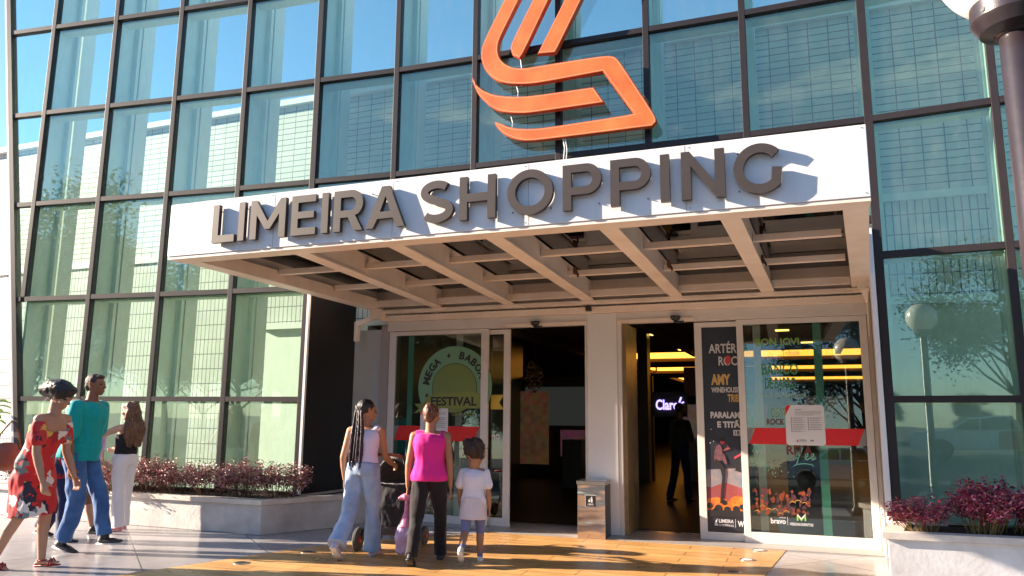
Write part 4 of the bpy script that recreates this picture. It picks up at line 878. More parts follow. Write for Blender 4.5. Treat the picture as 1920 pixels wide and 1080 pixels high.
bp = n.nodes.new('ShaderNodeBump'); bp.inputs['Strength'].default_value = .6; bp.inputs['Distance'].default_value = .02; n.links.new(wv.outputs['Fac'], bp.inputs['Height']); n.links.new(bp.outputs[0], b.inputs['Normal'])
lpart(th, 'body', MB().box(0, Wb, 0, Db, 0, Hb-.045), [M_binsteel], .004)
lpart(th, 'lid', MB().box(-.008, Wb+.008, -.008, Db+.008, Hb-.044, Hb), mat('lid_steel', (.55, .52, .5), .22, 1, .1, 5), .005)
lpart(th, 'side_panel', MB().box(Wb+.001, Wb+.006, .004, Db-.004, .01, Hb-.05), M_black)
lb_ = lpart(th, 'label_plate', MB().box(.095, .225, -.005, -.001, .365, .50), M_card); lpart(lb_, 'label_face', MB().box(.099, .221, -.007, -.0052, .369, .496), M_dark)
def to_local(mb): return mb
lpart(lb_, 'lettering', text_mb('LIXO', .127, .193, .384, .404, -.0088, -.0072, .02), M_card)
mb = MB(); mb.plate(disc(.172, .474, .008, 12), -.0088, -.0072); mb.plate([(.163, .418), (.183, .418), (.183, .462), (.163, .462)], -.0088, -.0072); mb.plate([(.136, .420), (.153, .420), (.157, .446), (.132, .446)], -.0088, -.0072); mb.plate([(.148, .452), (.165, .456), (.165, .462), (.146, .457)], -.0088, -.0072)
lpart(lb_, 'pictogram', mb, M_card)

# ------------------------------------------------------------------ lamp posts
def lamp(x, y, top, label, zb=0):
    e = base_empty('street_lamp', None, 0, Vector((x, y, zb))); tag(e, label, 'street lamp', 'globe lamp posts')
    lpart(e, 'pole', MB().lathe((0, 0, 0), [(.10, 0), (.10, .12), (.060, .16), (.056, top), (.050, top+.01)], 32), mat('lamp_black_paint', (.030, .022, .026), .33, .1, .3, 9, .06, 45, coat=.2), smooth=True)
    lpart(e, 'collar', MB().lathe((0, 0, top), [(.060, -.004), (.070, .004), (.112, .018), (.132, .050), (.137, .060), (.137, .125), (.125, .128)], 120), mat('lamp_black_paint', (.03, .022, .026), .33), smooth=False)
    lpart(e, 'globe', MB().ell((0, 0, top+.315), (.24, .24, .24), None, 40, 24), mat('opal_globe', (.86, .80, .74), .25, spec=.6), smooth=True)
    mb = MB(); mb.tube([(-.119, -.03, top+.075), (-.135, -.035, top+.077)], .009, 8); lpart(e, 'screw', mb, M_dark)
lamp(1.76, 2.48, 2.73, 'black lamp post with a white globe in the near right foreground')
# ------------------------------------------------------------------ people
def remesh(mb, name, voxel, smooth=3, mats=(), disp=0, dscale=8, seed=0):
    """fuse overlapping rounded shapes into one continuous skin"""
    me = mb.mesh(name, (0, 0, 0), (), True); o = bpy.data.objects.new('tmp', me)
    m = o.modifiers.new('r', 'REMESH'); m.mode = 'VOXEL'; m.voxel_size = voxel; m.use_smooth_shade = True
    if smooth:
        k2 = o.modifiers.new('s', 'SMOOTH'); k2.factor = .5; k2.iterations = smooth
    out = bake_mesh(o)
    bpy.data.objects.remove(o); bpy.data.meshes.remove(me); out.name = name
    if disp:
        nrm_ = [v.normal.copy() for v in out.vertices]; new = []
        for v, q in zip(out.vertices, nrm_):
            c = v.co; p = Vector((c.x*dscale, c.y*dscale, c.z*dscale*.55)); new += list(c + q*disp*(noise.noise(p+Vector((seed, 0, 0)))+.5*noise.noise(p*2.3+Vector((0, seed, 0)))))
        out.vertices.foreach_set('co', new)
    for m in mats: out.materials.append(m)
    out.polygons.foreach_set('use_smooth', [True]*len(out.polygons)); out.update(); return out
def oval(mb, secs, lat, n=24):
    """loft of elliptical sections: (centre, half width, half depth), lat = sideways axis"""
    k2 = len(mb.v); lat = Vector(lat)
    for i, (c, rx, ry) in enumerate(secs):
        c = Vector(c); a = Vector(secs[max(i-1, 0)][0]); b2 = Vector(secs[min(i+1, len(secs)-1)][0]); d = (b2-a).normalized(); l2 = (lat-d*lat.dot(d)).normalized(); f = d.cross(l2)
        for j in range(n):
            t = 2*math.pi*j/n; ct, st = math.cos(t), math.sin(t); mb.v.append(c+l2*rx*math.copysign(abs(ct)**.85, ct)+f*ry*math.copysign(abs(st)**.85, st))
    m = len(secs)
    for i in range(m-1):
        for j in range(n): mb.f.append((k2+i*n+j, k2+i*n+(j+1) % n, k2+(i+1)*n+(j+1) % n, k2+(i+1)*n+j)); mb.mi.append(0)
    mb.f.append(tuple(k2+j for j in range(n))[::-1]); mb.f.append(tuple(k2+(m-1)*n+j for j in range(n))); mb.mi += [0, 0]
    return mb
def dirv(pitch, yaw=0, roll=0):
    """unit vector: pitch 0 = straight down, 90 = forward (+y); roll tips sideways (+x)"""
    p, r = R(pitch), R(roll); v = Vector((math.sin(r), math.sin(p)*math.cos(r), -math.cos(p)*math.cos(r))); return Matrix.Rotation(R(yaw), 3, 'Z')@v
def skin(n_, c): return mat(n_, c, .55, 0, .12, 9, .08, 120, spec=.4)
class Person:
    def __init__(s, label, x, y, face, H, group=None, z=0, lean=4, head=(0, 0, 0), sh=1.0, hip=1.0, legs=((20, 5), (-20, 25)), arms=((10, 15, 8), (-10, 15, 8)), foot=(0, 0), twist=0, child=False, girth=1.0):
        s.H = H; s.root = base_empty('person', None, R(face), Vector((x, y, z))); tag(s.root, label, 'person', group)
        k2 = H/1.7; s.k = k2; up = dirv(180-lean) ; up = Vector((0, math.sin(R(lean)), math.cos(R(lean))))
        hipz = (.53 if not child else .48)*H; P = Vector((0, 0, hipz)); s.P = P; s.up = up; tl = (.29 if not child else .29)*H
        s.chest = P+up*tl*.72; s.neck0 = P+up*tl; s.neckl = .055*H
        hd = Matrix.Rotation(R(head[2]), 3, 'Z')@Matrix.Rotation(R(-head[0]), 3, 'X')@Matrix.Rotation(R(head[1]), 3, 'Y')
        s.hs = (1.0 if not child else 1.18)*(.94+.06*k2)/ (1 if not child else .92)
        s.hr = hd; s.hc = s.neck0+(up*.5+Vector((0, 0, .5))).normalized()*(s.neckl+.075*s.hs)+Vector((0, .018, 0))
        s.shw = .182*k2*sh; s.hpw = .088*k2*hip; s.g = girth*k2; s.hip = hip
        tw = Matrix.Rotation(R(twist), 3, 'Z'); s.tw = tw; s.lat = tw@Vector((1, 0, 0))
        s.S = [s.neck0-up*.045*k2+s.lat*sd*s.shw for sd in (1, -1)]   # right (+x), left (-x)
        ua, fa = .172*H, .147*H; s.E = []; s.Wr = []; s.Ad = []
        for i, (pp, el, ab) in enumerate(arms):
            sd = (1, -1)[i]; d1 = tw@dirv(pp, 0, sd*ab); d2 = tw@dirv(pp+el, 0, sd*ab*(.2 if el < 60 else -.8)); e = s.S[i]+d1*ua; s.E.append(e); s.Wr.append(e+d2*fa); s.Ad.append(d2)
        th, shn = .245*H, .235*H; s.Hp = []; s.K = []; s.A = []; s.fd = []
        for i, (pp, kn) in enumerate(legs):
            sd = (1, -1)[i]; h = P+Vector((sd*s.hpw, 0, -.01*H)); kd = dirv(pp, 0, sd*1.0); kk = h+kd*th; ad = dirv(pp-kn, 0, -sd*.5); s.Hp.append(h); s.K.append(kk); s.A.append(kk+ad*shn)
            s.fd.append(foot[i] if i < len(foot) else 0)
        fl = .052*k2
        low = min(a.z-(.045*k2+max(0, -math.sin(R(f)))*.13*k2) for a, f in zip(s.A, s.fd)); dz = -low
        for arr in (s.S, s.E, s.Wr, s.Hp, s.K, s.A):
            for j in range(len(arr)): arr[j] = arr[j]+Vector((0, 0, dz))
        for nme in ('P', 'chest', 'neck0', 'hc'): setattr(s, nme, getattr(s, nme)+Vector((0, 0, dz)))
    def add(s, name, me, label=None):
        o = bpy.data.objects.new(name, me); C.objects.link(o); o.parent = s.root
        if label: o['label'] = label
        return o
    def torso(s, mb, g=0, low=-.05, top=1.0, chest=1.0, belly=1.0):
        k2 = s.g; P, U = s.P, s.up; L_ = (s.neck0-s.P).length
        prof = [(-.05, .150*s.hip, .105), (.06, .158*s.hip, .112), (.22, .142*(.5+.5*s.hip), .105*belly), (.40, .128, .098*belly), (.58, .142, .108*chest), (.75, .158, .112*chest), (.88, .155, .095), (.95, .118, .075), (1.0, .062, .056)]
        secs = []
        for t, a, b2 in prof:
            if t < low-.001 or t > top+.001: continue
            l2 = a*k2+g; secs.append((P+U*L_*t, l2, b2*k2+g))
        oval(mb, secs, s.lat.lerp(Vector((1, 0, 0)), .4)); return mb
    def foot(s, mb, i, g=0, L_=1.0, heel=0):
        a = s.A[i]; k2 = s.k; f = R(s.fd[i]); d = Vector((0, math.cos(f), math.sin(f))); dn = Vector((0, math.sin(f), -math.cos(f)))
        h = a+dn*.022*k2-d*.028*k2; b2 = a+dn*.030*k2+d*.085*k2*L_; t = a+dn*.034*k2+d*.150*k2*L_
        mb.cap(h, b2, .030*k2+g, .034*k2+g*.8, .62, (1, 0, 0)); mb.cap(b2, t, .036*k2+g*.8, .026*k2+g*.6, .45, (1, 0, 0)); mb.cap(a+Vector((0, 0, .02)), h, .031*k2+g, .027*k2+g)
        return (h, b2, t, d, dn)
    def hand(s, mb, i, curl=35, grip=0):
        w = s.Wr[i]; d = s.Ad[i].normalized(); sd = (1, -1)[i]; k2 = s.k*1.04
        inw = (Vector((-sd, 0, 0))-d*Vector((-sd, 0, 0)).dot(d)).normalized()   # palm faces body
        fw = d.cross(inw)*sd; fw = fw if fw.y > -.2 else -fw
        pc = w+d*.048*k2; mb.cap(w+d*.012*k2, w+d*.078*k2, .024*k2, .036*k2, .42, fw)
        for j in range(4):
            b2 = w+d*.082*k2+fw*(.027-.018*j)*k2; c = R(curl+6*j); ln = (.066, .074, .069, .053)[j]*k2
            d1 = d*math.cos(c*.5)+inw*math.sin(c*.5); d2 = d*math.cos(c*1.4)+inw*math.sin(c*1.4); m = b2+d1*ln*.55; mb.cap(b2, m, .0092*k2, .0085*k2, n=8); mb.cap(m, m+d2*ln*.5, .0085*k2, .007*k2, n=8)
        tb = w+d*.030*k2+fw*.026*k2; td = (d*.72+fw*.55+inw*.42).normalized(); m = tb+td*.034*k2; mb.cap(tb, m, .0115*k2, .010*k2, n=8); mb.cap(m, m+(td*.7+d*.3+inw*.35).normalized()*.028*k2, .0098*k2, .008*k2, n=8)
    def headp(s, mb):
        c, Q, h = s.hc, s.hr, s.hs; v = lambda x_, y_, z_: c+Q@Vector((x_, y_, z_))*h
        mb.ell(v(0, -.012, .022), Vector((.074, .092, .090))*h, Q, 20, 14); mb.ell(v(0, .018, -.030), Vector((.058, .068, .078))*h, Q, 18, 12); mb.cap(v(0, .058, -.088), v(0, .045, -.075), .026*h, .04*h)
        mb.cap(v(0, .082, .008), v(0, .106, -.028), .009*h, .014*h, n=8); mb.cap(v(-.012, .096, -.030), v(.012, .096, -.030), .010*h, .010*h, n=8)   # nose
        mb.cap(v(-.018, .082, -.060), v(.018, .082, -.060), .0095*h, .0095*h, n=8); mb.cap(v(-.016, .081, -.070), v(.016, .081, -.070), .010*h, .010*h, n=8)   # lips
        mb.cap(v(-.04, .072, .020), v(-.012, .084, .020), .010*h, .010*h, n=8); mb.cap(v(.04, .072, .020), v(.012, .084, .020), .010*h, .010*h, n=8)   # brow
        for q in (-1, 1): mb.cap(v(q*.074, -.008, -.022), v(q*.081, -.016, .018), .012*h, .017*h, .5, (0, 1, 0), n=8); mb.ell(v(q*.045, .055, -.028), Vector((.024, .025, .022))*h, Q, 10, 8)
        mb.cap(s.neck0-s.up*.03*s.k, v(0, -.020, -.055), .056*s.k*min(1.08, s.g/s.k), .050*h)
    def body(s, col, voxel=.008, bare_arm=True):
        mb = MB(); s.torso(mb, -.006); s.headp(mb); k2 = s.g
        for i in (0, 1):
            mb.cap(s.neck0-s.up*.03*s.k, s.S[i], .05*k2, .046*k2); mb.cap(s.S[i], s.E[i], .046*k2, .035*k2); mb.cap(s.E[i], s.Wr[i].lerp(s.E[i], .55), .036*k2, .036*k2); mb.cap(s.Wr[i].lerp(s.E[i], .55), s.Wr[i], .035*k2, .023*k2); s.hand(mb, i)
            mb.cap(s.P+Vector(((1, -1)[i]*s.hpw*.9, 0, .01)), s.K[i], .080*k2*s.hip, .052*k2); q = s.K[i].lerp(s.A[i], .33)+Vector((0, -.014*k2, 0)); mb.cap(s.K[i], q, .050*k2, .050*k2); mb.cap(q, s.A[i], .048*k2, .030*k2); s.foot(mb, i, -.003)
        s.add('body', remesh(mb, 'body', voxel, 3, [col]))
        eb = MB()
        for q in (-1, 1):
            eb = MB(); c, Q, h = s.hc, s.hr, s.hs; eb.ell(c+Q@Vector((q*.029, .0755, .003))*h, Vector((.014, .010, .0085))*h, Q, 10, 8); s.add('eye', eb.mesh('eye', (0, 0, 0), [mat('eye_dark', (.04, .03, .03), .2)], True))
    def sleeve(s, mb, i, t=.6, g=.014, r0=.044, r1=.046):
        k2 = s.g; e = s.S[i].lerp(s.E[i], t if t < 1 else 1); mb.cap(s.neck0-s.up*.055*s.k, s.S[i], .042*k2+g, .036*k2+g); mb.cap(s.S[i], e, r0*k2+g*.6, r1*k2+g)
    def pants(s, m, w=(.092, .064, .055), g=.010, top=.22, length=.97, disp=.006, seed=0, voxel=.010, flare=None, name='trousers'):
        mb = MB(); s.torso(mb, g+.004, -.05, top); k2 = s.g
        for i in (0, 1):
            a = s.K[i].lerp(s.A[i], length); mb.cap(s.P+Vector(((1, -1)[i]*s.hpw*.92, 0, .02)), s.K[i], w[0]*k2*s.hip, w[1]*k2); mb.tube([s.K[i], s.K[i].lerp(a, .5), a], [w[1]*k2, (w[1]*.5+(flare or w[2])*.5)*k2, (flare or w[2])*k2], 16)
        return s.add(name, remesh(mb, name, voxel, 3, [m], disp*1.7, 9, seed))
    def top(s, m, low=-.05, sl=.6, g=.012, disp=.005, seed=0, tp=.95, name='shirt', voxel=.009, chest=1, belly=1, r1=.046, extra=None):
        mb = MB(); s.torso(mb, g, low, tp, chest, belly)
        if sl:
            for i in (0, 1): s.sleeve(mb, i, sl, g, r1=r1)
        if extra: extra(mb)
        return s.add(name, remesh(mb, name, voxel, 2, [m], disp*1.7, 8, seed))
    def hair(s, build, m, disp=.006, dscale=22, voxel=.008, name='hair'):
        mb = MB(); c, Q, h = s.hc, s.hr, s.hs; v = lambda x_, y_, z_: c+Q@Vector((x_, y_, z_))*h
        build(mb, v, h, Q); return s.add(name, remesh(mb, name, voxel, 1, [m], disp, dscale))
    def shoes(s, m, sole=None, g=.008, ankle=False):
        for i in (0, 1):
            mb = MB(); h, b2, t, d, dn = s.foot(mb, i, g)
            if not ankle: pass
            o = s.add('shoe', remesh(mb, 'shoe', .007, 1, [m]))
            if sole:
                sb = MB(); k2 = s.k; q = [h-d*.038*k2, h.lerp(b2, .5), b2, t+d*.026*k2]; ws = [.034, .036, .044, .026]
                for off, nm in ((.028, 0),):
                    sb.tube([p+dn*off*k2 for p in q], [w_*k2 for w_ in ws], 10, True, 0, .34, (1, 0, 0))
                so_ = bpy.data.objects.new('sole', sb.mesh('sole', (0, 0, 0), [sole], True)); C.objects.link(so_); so_.parent = o
def cloth(n_, c, var=.12, bump=.55, bs_=14, rough=.8, col2=None, vs=7, sheen=.2): return mat(n_, c, rough, 0, var, vs, bump, bs_, col2=col2, spec=.2, sheen=sheen)
M_hairk = mat('hair_black', (.014, .010, .011), .42, 0, .3, 30, .5, 60, stretch=(4, 4, 1)); M_hairb = mat('hair_brown', (.13, .055, .025), .5, 0, 0, 20, .6, 50, col2=(.045, .018, .010), stretch=(3, 3, 1)); M_hairr = mat('hair_reddish', (.16, .055, .028), .5, 0, 0, 20, .6, 60, col2=(.07, .022, .012))
SK1 = skin('skin_tan', (.44, .235, .15)); SK2 = skin('skin_brown', (.20, .092, .052)); SK3 = skin('skin_light', (.52, .31, .22)); SK4 = skin('skin_warm', (.38, .19, .11))
M_denim = cloth('denim_pale', (.40, .50, .66), 0, .3, 18, col2=(.20, .30, .48), vs=5); M_jean = cloth('denim_blue', (.055, .15, .36), 0, .5, 10, col2=(.022, .07, .20), vs=5)
M_sole = mat('sole_white', (.62, .60, .58), .6)

# floral material: big patches of red, white, navy, yellow
M_floral, n, b = nodes_mat('floral_print'); b.inputs['Roughness'].default_value = .75
t = n.nodes.new('ShaderNodeTexCoord'); nz2 = n.nodes.new('ShaderNodeTexNoise'); nz2.inputs['Scale'].default_value = 9; nz2.inputs['Detail'].default_value = 3
mxv = n.nodes.new('ShaderNodeMixRGB'); mxv.inputs[0].default_value = .22; n.links.new(t.outputs['Object'], nz2.inputs['Vector']); n.links.new(t.outputs['Object'], mxv.inputs[1]); n.links.new(nz2.outputs['Color'], mxv.inputs[2])
vo = n.nodes.new('ShaderNodeTexVoronoi'); vo.inputs['Scale'].default_value = 13; n.links.new(mxv.outputs[0], vo.inputs['Vector'])
sc_ = n.nodes.new('ShaderNodeSeparateColor'); n.links.new(vo.outputs['Color'], sc_.inputs[0]); rp = n.nodes.new('ShaderNodeValToRGB'); rp.color_ramp.interpolation = 'CONSTANT'
els = [(0, (.50, .015, .020)), (.34, (.66, .60, .55)), (.50, (.022, .018, .04)), (.62, (.52, .03, .03)), (.76, (.16, .20, .20)), (.82, (.62, .36, .08)), (.87, (.30, .012, .02))]
while len(rp.color_ramp.elements) < len(els): rp.color_ramp.elements.new(.5)
for e_, (p_, c_) in zip(rp.color_ramp.elements, els): e_.position = p_; e_.color = (*c_, 1)
n.links.new(sc_.outputs[0], rp.inputs[0]); n.links.new(rp.outputs[0], b.inputs['Base Color'])

def strands(p, m, n_, c_, r_, L_, drop=.5):
    rg = random.Random(n_); mb = MB(); Q, h = p.hr, p.hs
    for i in range(n_):
        d = Vector((rg.gauss(0, 1), rg.gauss(0, 1), rg.gauss(0, 1))).normalized(); P0 = p.hc+Q@(Vector(c_)+Vector((d.x*r_[0], d.y*r_[1], d.z*r_[2]))*.92)*h; w = (Q@d+Vector((rg.uniform(-.6, .6), rg.uniform(-.9, .1), -drop*rg.uniform(.3, 1.6)))).normalized(); ln = L_*rg.uniform(.4, 1.2)
        mb.tube([P0, P0+w*ln*.5+Vector((0, 0, .006)), P0+w*ln+Vector((rg.uniform(-.01, .01), rg.uniform(-.02, .01), -.012))], [.0022, .0018, .0008], 4, False)
    o = bpy.data.objects.new('loose_hair', mb.mesh('loose_hair', (0, 0, 0), [m], True)); C.objects.link(o); o.parent = p.root; o['kind'] = 'stuff'
# --- woman in the floral dress (faces +x, leaning, head down)
p = Person('woman in a red floral off-shoulder dress and red sandals at the far left', -4.44, 7.28, -95, 1.74, None, lean=18, head=(26, 0, 0), legs=((-3, 24), (13, 12)), arms=((6, 14, 6), (2, 22, 6)), foot=(-22, 6), hip=1.06, girth=1.04)
p.body(SK1)
def hb(mb, v, h, Q): mb.ell(v(0, -.035, .050), Vector((.108, .130, .098))*h, Q, 20, 14); mb.ell(v(0, -.115, .020), Vector((.092, .095, .085))*h, Q, 16, 12); mb.ell(v(0, -.165, -.015), Vector((.07, .07, .06))*h, Q, 16, 12); mb.ell(v(0, .055, .092), Vector((.07, .05, .042))*h, Q, 16, 12)
p.hair(hb, M_hairk, .008, 26)
def dress(mb, low=-1.25, k=1):
    k2 = p.g; mid = (p.K[0]+p.K[1])/2; oval(mb, [(p.P+p.up*.05, .155*k2, .125*k2), (p.P-Vector((0, -.01, .10)), .182*k2, .155*k2), (p.P.lerp(mid, .55), .180*k2, .165*k2), (p.P.lerp(mid, .98)+Vector((0, .0, -.01)), .182*k2, .180*k2)], (1, 0, 0))
def dress2(mb):
    dress(mb)
    for i in (0, 1): mb.cap(p.S[i].lerp(p.E[i], .22), p.S[i].lerp(p.E[i], .62), .058*p.g, .062*p.g)
p.top(M_floral, -.05, 0, .018, .010, 3, .76, 'dress', .010, extra=dress2)
for i in (0, 1):
    mb = MB(); h, b2, t_, d, dn = p.foot(MB(), i); k2 = p.k
    mb.tube([q+dn*.024*k2 for q in (h-d*.035, h.lerp(b2, .5), b2, t_+d*.02)], [.028*k2, .028*k2, .040*k2, .028*k2], 10, True, 0, .26, (1, 0, 0)); mb.cap(h+dn*.012-d*.02, h+dn*.030-d*.02, .02, .018)
    for q in (b2+d*.03, b2+d*.005): mb.tube([q+Vector((-.042*k2, 0, 0))+dn*.014, q-dn*.034*k2+d*.0, q+Vector((.042*k2, 0, 0))+dn*.014], [.008]*3, 6)
    mb.tube([p.A[i]+Vector((.036*k2*math.cos(a_), .040*k2*math.sin(a_), -.004)) for a_ in [j*math.pi/6 for j in range(13)]], .006, 6); o = p.add('sandal', mb.mesh('sandal', (0, 0, 0), [mat('sandal_red', (.30, .012, .018), .4)], True))
hbx, hby = -4.90, 7.42
e = base_empty('handbag', None, R(-80), Vector((hbx+.10, hby, .98))); tag(e, 'brown leather shoulder bag behind the woman in the floral dress', 'handbag')
mb = MB(); mb.ell((0, 0, .0), (.055, .15, .12), None, 20, 14); mb.ell((0, 0, -.06), (.06, .145, .07), None, 20, 12); mb.ell((0, 0, .10), (.03, .10, .04), None, 16, 10); bg_ = bpy.data.objects.new('body', remesh(mb, 'body', .008, 3, [mat('brown_leather', (.20, .065, .028), .45, 0, .3, 8, .2, 40)])); C.objects.link(bg_); bg_.parent = e
mb = MB(); mb.tube([(0, -.11, .08), (0, -.07, .22), (0, .02, .34), (0, .09, .22), (0, .12, .08)], .009, 8); lpart(e, 'strap', mb, mat('brown_leather', (.20, .065, .028), .45), smooth=True)

strands(p, M_hairk, 60, (0, -.09, .03), (.11, .13, .10), .045)
# --- person in red top behind
p = Person('person in a dark red top and navy trousers mostly hidden behind the floral dress', -5.02, 8.85, -94, 1.60, None, lean=6, head=(5, 0, 15), legs=((10, 4), (-14, 18)), arms=((12, 20, 6), (-6, 15, 6)), foot=(0, -10), hip=1.05, girth=1.05)
p.body(SK4, .010); p.pants(cloth('navy_cloth', (.012, .018, .06)), (.100, .080, .075), flare=.085, seed=5)
p.top(cloth('dark_red_cloth', (.30, .012, .02)), -.05, .8, .020, .008, 2, 1.0, extra=lambda mb: oval(mb, [(p.P+Vector((0, 0, .12)), .165, .13), (p.P-Vector((0, 0, .14)), .19, .16)], (1, 0, 0)))
def hb(mb, v, h, Q): mb.ell(v(0, -.022, .035), Vector((.084, .098, .088))*h, Q); mb.cap(v(0, -.075, .0), v(0, -.075, -.13), .055*h, .04*h)
p.hair(hb, M_hairb); p.shoes(M_dark, M_sole)

# --- man in the teal shirt
p = Person('man in a teal short-sleeved shirt and blue jeans striding right', -4.55, 8.22, -97, 1.88, None, lean=9, head=(-2, 0, 2), sh=1.12, hip=1.02, legs=((14, 30), (26, 12)), arms=((-4, 14, 5), (-14, 16, 5)), foot=(-16, 4), girth=1.10)
p.body(SK2)
p.pants(M_jean, (.094, .068, .060), .010, .20, .93, .010, 4, flare=.060)
p.top(cloth('teal_cloth', (.0, .30, .31), .10, .35, 9, sheen=.1), -.05, .80, .022, .010, 1, 1.0, r1=.056, belly=1.18, extra=lambda mb: oval(mb, [(p.P+p.up*.10, .170*p.g, .150*p.g), (p.P-p.up*.05, .175*p.g, .148*p.g)], (1, 0, 0)))
mb = MB(); mb.cap(p.neck0-p.up*.035+Vector((-.04, 0, 0)), p.neck0-p.up*.035+Vector((.04, 0, 0)), .062, .062, .6, (0, 1, 0)); p.add('collar', remesh(mb, 'collar', .008, 1, [cloth('teal_cloth', (.0, .30, .31))]))
def hb(mb, v, h, Q): mb.ell(v(0, -.022, .036), Vector((.079, .094, .084))*h, Q, 20, 14); mb.ell(v(0, -.070, -.015), Vector((.062, .040, .055))*h, Q); mb.ell(v(0, .045, .082), Vector((.052, .035, .024))*h, Q)
p.hair(hb, mat('hair_dark_brown', (.035, .018, .014), .6, 0, .3, 40, .6, 120), .003, 50); p.shoes(mat('shoe_black', (.018, .016, .018), .5), M_sole, .010)

# --- figure in shorts hidden behind the man
p = Person('bare-legged person in black shoes almost hidden behind the teal-shirted man', -5.10, 9.45, -100, 1.50, None, lean=4, legs=((18, 4), (-16, 26)), arms=((25, 40, 8), (-10, 20, 8)), foot=(0, -14))
p.body(SK1, .010); p.pants(cloth('brown_shorts', (.20, .09, .05)), (.10, .075, .07), length=.05, name='shorts'); p.top(cloth('lilac_cloth', (.42, .30, .66)), -.05, .6, .014)
def hb(mb, v, h, Q): mb.ell(v(0, -.022, .035), Vector((.082, .096, .086))*h, Q)
p.hair(hb, M_hairb); p.shoes(M_dark, M_dark)

# --- woman in white trousers, arm raised, facing left and away
p = Person('long-haired woman in white trousers and black top with her hand raised to her head', -4.74, 9.60, 74, 1.57, None, lean=-3, head=(-4, 0, 0), legs=((4, 3), (-3, 4)), arms=((30, 50, 12), (66, 112, 16)), foot=(0, 0), hip=1.06)
p.body(SK3); p.pants(cloth('white_cloth', (.72, .69, .72), .06, .3, 10), (.094, .072, .064), .010, .22, .98, .006, 8, flare=.078)
p.top(cloth('black_cloth', (.014, .013, .016)), .18, 0, .012, .006, 4, .84, 'top')
def hb(mb, v, h, Q):
    mb.ell(v(0, -.022, .034), Vector((.092, .100, .092))*h, Q)
    for a_, b3, r_ in ((-.05, -.02, .05), (0, -.05, .06), (.05, -.03, .05), (.075, .0, .035), (-.075, 0, .035)): mb.cap(v(a_, -.05+b3*.4, -.01), v(a_*1.5, -.10+b3, -.22), r_*h, r_*1.1*h); mb.cap(v(a_*1.5, -.10+b3, -.22), v(a_*1.3, -.12+b3, -.40), r_*1.1*h, r_*.5*h)
p.hair(hb, mat('hair_wavy_brown', (.20, .085, .035), .5, 0, 0, 14, .7, 40, col2=(.05, .02, .012), stretch=(3, 3, 1)), .020, 17); strands(p, bpy.data.materials['hair_wavy_brown'], 120, (0, -.09, -.16), (.10, .07, .22), .12, 2.2); p.shoes(mat('pink_sandal', (.55, .24, .25), .5), M_sole, .004)
# --- small child carried
# --- woman with braids
p = Person('woman with long braids, lilac vest and pale wide jeans', -1.50, 7.98, -14, 1.60, None, lean=3, head=(2, 0, -42), legs=((8, 3), (-14, 30)), arms=((16, 52, 4), (-6, 24, 12)), foot=(0, -38), hip=1.10)
p.body(SK4); p.pants(M_denim, (.098, .080, .082), .012, .34, .97, .010, 6, flare=.098)
p.top(cloth('lilac_vest', (.62, .58, .78), .05, .3, 10), .20, 0, .011, .005, 5, .95, 'vest', extra=lambda mb: [mb.cap(p.neck0-p.up*.05, p.S[i].lerp(p.neck0, .30), .05, .048) for i in (0, 1)])
mb = MB(); L_ = (p.neck0-p.P).length; oval(mb, [(p.P+p.up*L_*.335, .140*p.g, .113*p.g), (p.P+p.up*L_*.375, .138*p.g, .111*p.g)], (1, 0, 0)); p.add('belt', mb.mesh('belt', (0, 0, 0), [M_dark], True))
def hb(mb, v, h, Q):
    mb.ell(v(0, -.026, .034), Vector((.082, .096, .090))*h, Q); mb.ell(v(0, -.085, .045), Vector((.045, .040, .045))*h, Q)
p.hair(hb, M_hairk, .002, 60)
rg = random.Random(5); bm_ = MB(); c0 = p.hc+p.hr@Vector((0, -.10, .045))
for i in range(30):
    a_ = rg.uniform(-1, 1); d0 = rg.uniform(-1, 1); P0 = c0+Vector((a_*.03, -.01, d0*.02)); P1 = p.hc+Vector((-.03+a_*.055, -.125+d0*.02, -.14)); P2 = p.neck0+Vector((-.035+a_*.075, -.135+d0*.018, -.13)); P3 = p.neck0+Vector((-.045+a_*.07, -.135+d0*.02, -.33-rg.random()*.10)); pts = []
    for j in range(17):
        t_ = j/16; q = P0*(1-t_)**3+P1*3*t_*(1-t_)**2+P2*3*t_*t_*(1-t_)+P3*t_**3; pts.append(q)
    bm_.tube(pts, [(.0075+.0018*math.sin(j*2.6+i))*(1-.25*j/16) for j in range(17)], 6)
p.add('braids', bm_.mesh('braids', (0, 0, 0), [mat('braid_plum', (.045, .020, .032), .5, 0, .4, 60, .4, 90)], True)); p.shoes(mat('shoe_lilac', (.50, .44, .52), .5), M_sole, .008)

# --- woman in pink
p = Person('woman in a bright pink sleeveless top and black trousers seen from behind', -.80, 7.72, -6, 1.56, None, lean=2, head=(0, 0, -10), legs=((15, 6), (-13, 22)), arms=((-2, 12, 7), (-4, 10, 9)), foot=(4, -30), hip=1.12, girth=1.05)
p.body(SK4); p.pants(cloth('black_trouser', (.016, .012, .014), .1, .4, 12), (.092, .066, .060), .006, .08, .975, .007, 7, flare=.064)
p.top(cloth('pink_cloth', (.72, .025, .27), .06, .4, 11, sheen=.1), -.05, 0, .020, .008, 9, .95, 'vest', extra=lambda mb: [mb.cap(p.neck0-p.up*.05, p.S[i].lerp(p.neck0, .25), .05, .050) for i in (0, 1)])
def hb(mb, v, h, Q): mb.ell(v(0, -.022, .034), Vector((.080, .094, .088))*h, Q, 20, 14); mb.ell(v(0, -.060, .085), Vector((.050, .050, .045))*h, Q); mb.ell(v(0, -.07, -.02), Vector((.058, .035, .05))*h, Q)
p.hair(hb, M_hairr, .004, 45); strands(p, M_hairr, 70, (0, -.03, .04), (.08, .095, .095), .035, .2); p.shoes(mat('shoe_black', (.018, .016, .018), .5), M_dark, .006)
